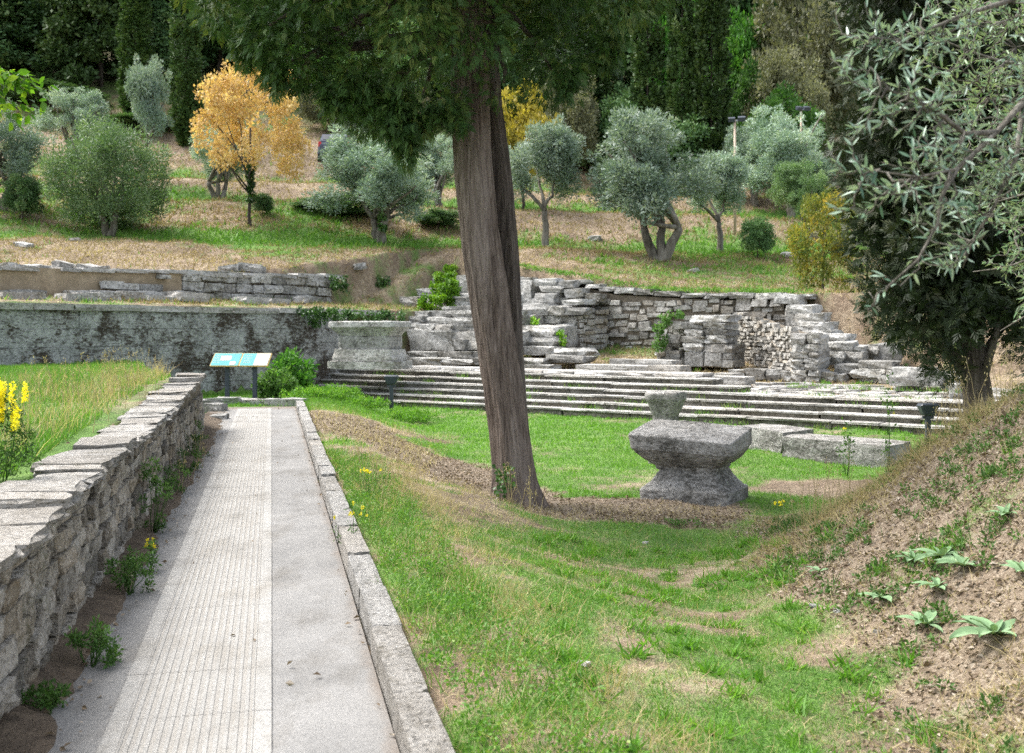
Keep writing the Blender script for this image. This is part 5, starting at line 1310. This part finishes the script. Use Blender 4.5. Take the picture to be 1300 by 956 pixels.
# mullein rosettes on the mound
NL = 6
def mull_leaf(seed):
    r = np.random.default_rng(seed); V = []; fs = []
    for i in range(NL + 1):
        t = i / NL; w = .17 * math.sin(math.pi * min(1, t * .92 + .06)) ** .8 + .004; z = .35 * t - .42 * t * t + r.uniform(-.01, .01)
        for j, u in enumerate((-1, -.5, 0, .5, 1)): V.append((u * w, t, z + .05 * abs(u) + r.uniform(-.012, .012)))
    for i in range(NL):
        for j in range(4): fs.append([5 * i + j, 5 * i + j + 1, 5 * i + 5 + j + 1, 5 * i + 5 + j])
    return mk_mesh('leaf', np.array(V), [np.array(fs)], [M['mullein']], True, {'rnd': r.uniform(.2, .8, len(V))})
MULL = [mull_leaf(s) for s in range(5)]
def mullein(label, px, py, size, nl):
    D = 4.0                                    # march to the ground under this place of the view
    while D < 14 and zat(py, D) > h(*XY(px, D)): D += .03
    size *= 1.15; x, y = XY(px, D); r = thing('mullein_plant', label, 'plant', (x, y, h(x, y)), 0, 'mullein rosettes on the mound')
    for k in range(nl):
        s = size * U(.7, 1.1) * (1 if k < nl * .7 else .6); el = U(.0, .35) if k < nl * .7 else U(.6, 1.0)
        obj('leaf', MULL[k % 5], r, (0, 0, .015), (el, U(-.2, .2), k * 2.4 + U(-.2, .2)), (s, s, s))
for a in (('largest pale felted rosette at the lower right corner', 1262, 812, .20, 12), ('felted rosette with arching leaves above the largest one', 1195, 712, .17, 11), ('felted rosette left among the middle group on the mound', 1160, 716, .14, 9), ('low spreading felted rosette, leftmost on the mound', 1118, 766, .15, 8),
          ('small felted seedling left of the other rosettes', 1040, 730, .09, 5), ('felted rosette half hidden in dry grass above the lower right corner', 1176, 800, .15, 8), ('small felted rosette high on the mound near the right edge', 1276, 658, .13, 6), ('felted rosette right of the middle group', 1222, 726, .15, 9), ('crinkled green rosette between the middle group and the largest', 1190, 752, .12, 9), ('felted leaves cut by the right edge of the picture', 1298, 735, .13, 7)):
    mullein(*a)

# ------------------------------------------------------------------ grass, dry stalks, litter
def free(x, y):
    L = x + .218 * y; a, q = aq_of(x, y)
    ok = ~((L > -1.62) & (L < .66) & (y < 22.8))
    ok &= ~((q > -.02) & (q < 2.6) & (a < 18.2) & (a > -1.3)) 
    ok &= ~((a > 16.9) & (a < 17.75) & (q < 3.2))
    ca, sa = math.cos(-AR), math.sin(-AR); dx, dy = x - ax, y - ay; lx, ly = dx * ca - dy * sa, dx * sa + dy * ca
    ok &= ~((np.abs(lx) < .68) & (np.abs(ly) < .52))
    ok &= np.hypot(x - TB[0], y - TB[1]) > .36
    return ok
BLADE = (np.array([[-.5, 0, 0], [.5, 0, 0], [.36, .5, .10], [-.36, .5, .10], [0, 1, .38]]), [np.array([[0, 1, 2, 3]]), np.array([[3, 2, 4]])])
TRI = (np.array([[-.5, 0, 0], [.5, 0, 0], [0, 1, .25]]), [np.array([[0, 1, 2]])])
def visible_cut(x, y, margin=40):
    px = 650 + F * x / np.maximum(y, .1); return (px > -margin) & (px < 1300 + margin)
def blades(x0, x1, y0, y1, n, hgt, wid, tm=BLADE, thr=.3, lean=.45, power=1.0, gmin=0.0, mask=None, hi=None):
    x = rng.uniform(x0, x1, n); y = y0 + (y1 - y0) * rng.random(n)
    g, d, l = cover(x, y); keep = (rng.random(n) < np.clip((g - thr) / (1 - thr), 0, 1) ** power + gmin) & free(x, y) & visible_cut(x, y)
    if mask is not None: keep &= mask(x, y, g, d, l)
    x, y, g = x[keep], y[keep], g[keep]; m = len(x)
    z = H(x, y) - .005
    dd = rng.normal(size=(m, 3)) * lean; dd[:, 2] = 1
    cl = fbm(x * 2.2, y * 2.2, 0, 41); s = hgt * rng.uniform(.5, 1.25, m) * (.55 + .9 * cl)
    rn = np.clip(rng.random(m) * .55 + .45 * fbm(x * 1.3, y * 1.3, 0, 43) + .25 * (1 - g) - .05, 0, 1)
    return scatter(tm[0], tm[1], np.stack([x, y, z], -1), basis(dd), np.stack([wid * rng.uniform(.7, 1.3, m), s, s], -1), rn)
def tufts(pts, n, hgt, wid, spread=.05, lean=.6):
    x = np.repeat(pts[:, 0], n) + rng.normal(size=len(pts) * n) * spread; y = np.repeat(pts[:, 1], n) + rng.normal(size=len(pts) * n) * spread
    ok = free(x, y); hh = np.repeat(rng.uniform(.6, 1.2, len(pts)), n)[ok]; rb = np.repeat(rng.random(len(pts)) * .5, n)[ok]; x, y = x[ok], y[ok]; m = len(x)
    dd = rng.normal(size=(m, 3)) * lean; dd[:, 2] = 1; s = hgt * hh * rng.uniform(.6, 1.2, m)
    return scatter(BLADE[0], BLADE[1], np.stack([x, y, H(x, y) - .005], -1), basis(dd), np.stack([wid * rng.uniform(.7, 1.3, m), s, s], -1), np.clip(rb + rng.random(m) * .4, 0, 1))
def stuff(name, label, cat, parts, mat, smooth=False):
    v, f, r_ = join(parts); o = obj(name, mk_mesh(name, v, f, [M[mat]], smooth, {'rnd': r_})); return tag(o, label, cat, kind='stuff')
fore = [blades(-.6, 4.2, 3.0, 9.5, 190000, .036, .0045, thr=.22, lean=.7), blades(-2.5, 5.5, 9, 14, 80000, .042, .0065, thr=.28, lean=.6)]
stuff('grass', 'short patchy grass of the near lawn right of the path', 'grass', fore, 'grass')
n_ = 420; px_ = rng.uniform(.2, 3.6, n_); py_ = rng.uniform(3.4, 10.5, n_); g, d, l = cover(px_, py_); k_ = (g > .35) & (rng.random(n_) < .85); pts = np.stack([px_, py_], -1)[k_]
n_ = 700; ly = rng.uniform(3.6, 13, n_); lx = .72 + .55 * rng.random(n_) ** 1.4; kp = np.stack([lx - .218 * ly, ly], -1)
stuff('kerbside_weeds', 'loose ankle high weeds and grass growing along the right of the kerb', 'weeds', [tufts(kp[:230], 14, .15, .005, .06, .5), cloud(np.column_stack([kp[300:], H(kp[300:, 0], kp[300:, 1]) + .05]), np.full(len(kp) - 300, .07), 30, DIA, .020, .3, .6, .6, .1, .7, .6)], 'grass')
stuff('grass_tufts', 'vivid green broad bladed tufts in the near lawn', 'grass', [tufts(pts, 24, .085, .009, .028, .85), tufts(pts[: len(pts) // 2], 22, .11, .013, .03, 1.1)], 'grass_v')
stuff('lawn_grass', 'even bright green grass of the sunken lawn before the steps', 'grass', [blades(-6, 9, 13, 19, 70000, .06, .012, TRI, .35), blades(-9, 10, 19, 30, 75000, .07, .02, TRI, .35)], 'grass_v')
stuff('left_lawn_grass', 'green grass of the raised lawn behind the path wall', 'grass', [blades(-6, -2, 4, 10, 60000, .10, .006, thr=.2), blades(-12, -3, 10, 25, 110000, .10, .012, TRI, .2)], 'grass')
hillm = lambda x, y, g, d, l: H(x, y) > .1
stuff('slope_grass', 'green grass on the terraces and the dry slope', 'grass', [blades(-20, 18, 24, 46, 90000, .14, .035, TRI, .3, mask=hillm), blades(-30, 24, 40, 66, 70000, .22, .07, TRI, .3)], 'grass')
dry1 = lambda x, y, g, d, l: (d * (1 - .7 * g) > rng.random(len(x)) * .9)
stuff('dry_grass', 'dry straw coloured grass scattered over lawn, mound and slope', 'dry grass',
      [tufts(np.stack([.75 + .9 * rng.random(260) - .218 * (yy_ := rng.uniform(3.8, 13, 260)), yy_], -1), 14, .17, .0032, .07, .7), blades(-1.2, 5.5, 3.4, 13, 42000, .085, .0034, thr=-3, lean=.9, mask=dry1), blades(-6, -1, 8, 21, 9000, .15, .006, TRI, thr=-3, lean=.6, mask=dry1), blades(-20, 18, 24, 40, 30000, .14, .022, TRI, -3, .8, mask=lambda x, y, g, d, l: dry1(x, y, g, d, l) & hillm(x, y, g, d, l)),
       blades(-6, -1, 4, 8, 4000, .15, .004, thr=-3, lean=.6, mask=dry1)], 'straw')
stuff('dry_slope_grass', 'dry brown grass and stubble covering the hillside', 'dry grass', [blades(-20, 18, 28, 46, 90000, .15, .03, TRI, -3, .9, mask=lambda x, y, g, d, l: (g < .75) & hillm(x, y, g, d, l)), blades(-30, 24, 42, 68, 80000, .2, .05, TRI, -3, .9, mask=lambda x, y, g, d, l: g < .75)], 'straw_brown')
# tall dry stalks with seed heads
st = []
sp = [(U(-3.6, -1.75) - .218 * 0, U(7, 13)) for k in range(46)]; sp = [(x_ - .12 * y_, y_) for x_, y_ in sp]
sp += [(-1.75 - .218 * y_ - U(0, 1.2), y_) for y_ in rng.uniform(12, 18, 40)]
sp += [XY(U(455, 530), U(9.6, 11.5)) for k in range(26)] + [XY(U(640, 690), U(10.8, 12)) for k in range(14)] + [XY(U(1010, 1080), U(9.5, 11)) for k in range(24)] + [XY(U(1180, 1290), U(9.0, 10)) for k in range(30)]
for x_, y_ in sp:
    b = np.array([x_, y_, h(x_, y_)]); e = b + np.array([U(-.12, .12), U(-.1, .1), U(.22, .52)]); p = curve(b, e, 6, .008, .02); st.append(tube(p, np.linspace(.0028, .0014, 6), 4, False))
    m = 9; ps_ = p[-1] + np.stack([rng.normal(size=m) * .012, rng.normal(size=m) * .012, rng.uniform(-.10, .02, m)], -1)
    st.append(scatter(DIA[0], DIA[1], ps_, basis(np.tile([[0, 0, 1.0]], (m, 1)) + rng.normal(size=(m, 3)) * .5), np.stack([np.full(m, .008), np.full(m, .024), np.full(m, .01)], -1)))
stuff('dry_stalks', 'tall dry grass stalks with seed heads', 'dry grass', st, 'straw')
# dead leaves
CURL = (np.array([[0, 0, 0], [.5, .45, .22], [0, 1, .1], [-.5, .45, .22]]), [np.array([[0, 1, 2], [0, 2, 3]])])
def litter(n, x0, x1, y0, y1, sz, f):
    x = rng.uniform(x0, x1, n); y = rng.uniform(y0, y1, n); g, d, l = cover(x, y); k = f(x, y, g, l) & visible_cut(x, y); x, y = x[k], y[k]; m = len(x)
    dd = rng.normal(size=(m, 3)); dd[:, 2] *= .35; s = sz * rng.uniform(.5, 1.4, m)
    return scatter(CURL[0], CURL[1], np.stack([x, y, np.where((np.abs(x + .218 * y + .3) < .82), .012, H(x, y) + .006)], -1), basis_up(dd, .5), np.stack([s * .6, s, s], -1))
stuff('leaf_litter', 'dead brown and grey leaves covering the mound and lying by the trunk', 'dead leaves',
      [litter(60000, .9, 6, 3.6, 12.5, .032, lambda x, y, g, l: (l > rng.random(len(x)) * .9) & free(x, y)), litter(26000, -4, 3, 11.5, 20, .036, lambda x, y, g, l: (l > .3) & free(x, y)),
       litter(30000, -6.5, 0, 3, 22, .030, lambda x, y, g, l: (x + .218 * y < -.72 - .25 * rng.random(len(x)) ** 2) & (x + .218 * y > -1.06) & (rng.random(len(x)) < .8)), litter(6000, -6.5, 1, 3, 22, .028, lambda x, y, g, l: (np.abs(x + .218 * y - .46) < .03)),
       litter(900, -6.5, 3, 3, 22, .035, lambda x, y, g, l: rng.random(len(x)) < .35)], 'litter')
# weeds and straw on the mound
n_ = 1500; mx = rng.uniform(1.6, 5.6, n_); my = rng.uniform(4.0, 12, n_); g, d, l = cover(mx, my); k_ = (l > .5) & (fbm(mx * 1.6, my * 1.6, 0, 91) + .25 * rng.random(n_) > .60); mp = np.stack([mx, my], -1)[k_]
stuff('mound_weeds', 'small green weeds scattered over the leafy mound', 'weeds', [cloud(np.column_stack([mp, H(mp[:, 0], mp[:, 1]) + .03]), np.full(len(mp), .055), 26, DIA, .030, .3, .7, .6, .1, .6, .5), tufts(mp[::2], 10, .10, .006, .05)], 'lf_weed')
n_ = 1500; mx = rng.uniform(1.6, 6.0, n_); my = rng.uniform(4.0, 12, n_); g, d, l = cover(mx, my); k_ = (l > .5) & (fbm(mx * .9, my * .9, 0, 95) > .46); mp = np.stack([mx, my], -1)[k_]
cr = [(x_, y_) for x_, y_ in (XY(U(1030, 1300), U(9.0, 11.4)) for k in range(160))]
lw_ = rng.uniform(6, 19, 260); lp_ = np.stack([-1.7 - 1.9 * rng.random(260) ** 1.5 - .218 * lw_, lw_], -1)
stuff('mound_straw', 'dry straw tufts lying on the mound and along its crest', 'dry grass', [tufts(mp, 22, .16, .0035, .08, 1.4), tufts(np.array(cr), 22, .22, .004, .07, .7)], 'straw')
stuff('wall_top_straw', 'tall dry grass standing on the raised lawn along the path wall', 'dry grass', [tufts(lp_, 9, .30, .005, .08, .35)], 'straw')
# plants growing on the ruins and the landing
cs = []
for k in range(700):
    a, q = U(-1, 17), U(2.6, 9); x_, y_ = AQ(a, q)
    if fbm(a * .9, q * .9, 0, 97) > .55: cs.append((x_, y_, h(x_, y_) + .03))
for k in range(160): c_ = AQ(U(5, 17), 9.0 + U(-.1, .7)); cs.append((*c_, h(*AQ(aq_of(*c_)[0], 9.9)) + .02))
cs = np.array(cs); stuff('ruin_weeds', 'low green weeds and grass growing among the ruins', 'weeds', [cloud(cs, np.full(len(cs), .12), 26, DIA, .085, .5, .7, .5, .1, .6, .35)], 'grass')
# plants in the joints of the steps and on the landing
n_ = 420; aa = rng.uniform(-1, 18, n_); kk = rng.integers(0, 6, n_); pos = np.array([AQ(a, k * TRD - .015) for a, k in zip(aa, kk)]); cl = fbm(aa * .8, kk * 1.0, 0, 77); k_ = (cl > .52); pos = pos[k_]; kk = kk[k_]
n2 = 16; bx = np.repeat(pos, n2, 0) + rng.normal(size=(len(pos) * n2, 2)) * .10; bz = np.repeat(-.50 + kk * RIS, n2); dd = rng.normal(size=(len(bx), 3)) * .5; dd[:, 2] = 1; s = rng.uniform(.06, .2, len(bx))
gp = scatter(TRI[0], TRI[1], np.column_stack([bx, bz]), basis(dd), np.stack([np.full(len(bx), .012), s, s], -1))
stuff('joint_weeds', 'small weeds and grass growing in the joints of the steps', 'weeds', [gp], 'grass')
# ------------------------------------------------------------------ small stones lying about
RG = 'pale stones scattered on the dry slope'
rk = [rough_box(4, .25, .14, 900 + s) for s in range(4)]; RK = [mk_mesh('rock', v, f, [M['stone']], False) for v, f in rk]
for px, D, s_, lab in ((95, 38, .3, 'lone small stone on the slope below the dense bushy olive'), (130, 33, .35, 'pale stone just above the brown rendered wall'), (290, 34, .5, 'leftmost of four pale stones in a line above the squared block wall'), (320, 34.3, .6, 'largest of four pale stones in a line above the squared block wall'),
                       (350, 34.5, .45, 'third of four pale stones in a line above the squared block wall'), (380, 34.6, .5, 'rightmost of four pale stones in a line above the squared block wall'), (455, 38, .45, 'flat stone on the slope above the dark ivy'), (755, 47, .5, 'pale boulder on the upper slope between the two round olives'),
                       (1000, 45, .4, 'stone right beside the small dark clipped shrub'), (880, 40, .3, 'small stone on the brown slope below the largest olive'), (30, 36, .4, 'pale stone above the rubble heap at the far left')):
    x, y = XY(px, D); tag(obj('rock', RK[int(rng.integers(4))], None, (x, y, h(x, y) + s_ * .1), (U(-.2, .2), U(-.2, .2), U(0, 6)), (s_ * 1.3, s_, s_ * .5)), lab, 'stone', RG)
RG2 = 'small stones lying in the near lawn'
for px, py, lab in ((1034, 772, 'small pale stone at the toe of the mound, left of a pair'), (1062, 778, 'small pale stone at the toe of the mound, right of a pair'), (820, 690, 'small stone in the lawn in front of the altar'), (1115, 804, 'small stone near the leftmost felted rosette'), (740, 845, 'small stone on bare earth at the bottom of the picture')):
    D = 4.0
    while D < 14 and zat(py, D) > h(*XY(px, D)): D += .03
    x, y = XY(px, D); s_ = U(.04, .07); tag(obj('pebble', RK[int(rng.integers(4))], None, (x, y, h(x, y) + .006), (0, 0, U(0, 6)), (s_ * 1.1, s_ * .8, s_ * .35)), lab, 'stone', RG2)
pe = thing('border_stones', 'flat dark stones edging the far end of the path', 'stone row', (*XY(300, 23.3), 0))
for px, D, w, hh in ((282, 23.4, .75, .2), (305, 23.6, .7, .16), (334, 23.3, .5, .12), (356, 23.2, .6, .2), (374, 23.0, .5, .2), (268, 22.0, .4, .25), (274, 21.0, .35, .25), (278, 19.2, .28, .16), (284, 23.9, 1.0, .16), (320, 25.2, 1.6, .12)):
    x, y = XY(px, D); put_stone(pe, 'stone', x, y, h(x, y) + hh * .3, (w, .3, hh), U(-.2, .2), .05)

# ------------------------------------------------------------------ lamp posts and the parked car far up
def lamp(label, px, D, pytop):
    x, y = XY(px, D); z = h(x, y); ht = zat(pytop, D) - z
    r = thing('lamp_post', label, 'lamp post', (x, y, z), U(-.3, .3), 'lamp posts among the olives')
    v, f, _ = tube([(0, 0, -.1), (0, 0, ht * .5), (0, 0, ht)], [.07, .06, .05], 10); obj('pole', mk_mesh('pole', v, f, [M['polewood']], True), r)
    box('arm', (.5, .06, .06), 'lampgrey', r, (.12, 0, ht - .05)); box('lamp_head', (.34, .26, .20), 'lampblack', r, (.3, -.05, ht + .02), (.4, 0, 0)); box('lamp_head', (.30, .24, .18), 'lampblack', r, (-.14, -.05, ht), (.4, 0, 0))
lamp('wooden lamp post with two floodlights right of the largest olive', 933, 50, 152); lamp('pale lamp on a post above the silvery olives at right', 1017, 57, 138)
D_ = 60; cx_, cy_ = XY(427, D_); cz_ = zat(211, D_); gz = h(cx_, cy_); cz_ = gz
car = thing('parked_car', 'dark blue car parked in the shade behind the orange tree', 'car', (cx_, cy_, cz_), .1)
def loft_box(sections, mat, name, parent):
    V = []; n = len(sections)
    for y, w0, w1, z0, z1 in sections: V += [(-w0, y, z0), (w0, y, z0), (w1, y, z1), (-w1, y, z1)]
    fs = [[4 * k + j, 4 * k + (j + 1) % 4, 4 * k + 4 + (j + 1) % 4, 4 * k + 4 + j] for k in range(n - 1) for j in range(4)] + [[3, 2, 1, 0], [4 * n - 4, 4 * n - 3, 4 * n - 2, 4 * n - 1]]
    V = np.array(V, float); return obj(name, mk_mesh(name, V, orient_out(V, [np.array(fs)]), [M[mat]], False), parent)
loft_box([(-2.1, .78, .74, .35, .80), (-2.0, .86, .82, .28, .95), (-.8, .88, .84, .25, .98), (1.0, .88, .84, .25, .95), (1.9, .84, .78, .28, .82), (2.1, .74, .68, .35, .68)], 'carpaint', 'body', car)
loft_box([(-1.98, .78, .70, .93, 1.02), (-1.6, .80, .64, .94, 1.42), (-.2, .80, .64, .94, 1.46), (.45, .80, .62, .93, 1.38), (1.1, .78, .70, .92, .98)], 'carpaint', 'cabin', car)
for s in (-1, 1):
    for y in (-1.3, 1.35):
        v, f, _ = tube([(s * .70, y, .32), (s * .90, y, .32)], [.32, .32], 20); w_ = obj('wheel', mk_mesh('wheel', v, f, [M['rubber']], True), car)
        v, f, _ = tube([(s * .88, y, .32), (s * .912, y, .32)], [.2, .18], 16); obj('rim', mk_mesh('rim', v, f, [M['chrome']], True), w_)
    box('tail_light', (.16, .06, .26), 'taillight', car, (s * .74, -2.06, .82)); box('headlight', (.24, .06, .14), 'chrome', car, (s * .58, 2.06, .66)); box('side_window', (.02, 1.6, .30), 'glass', car, (s * .735, -.5, 1.18), (0, -s * .3, 0))
box('rear_window', (1.15, .03, .36), 'glass', car, (0, -1.80, 1.22), (-.75, 0, 0)); box('windscreen', (1.15, .03, .45), 'glass', car, (0, .82, 1.2), (1.05, 0, 0)); box('number_plate', (.5, .02, .11), 'signwhite', car, (0, -2.10, .62)); box('bumper', (1.5, .12, .16), 'lampblack', car, (0, -2.08, .42))
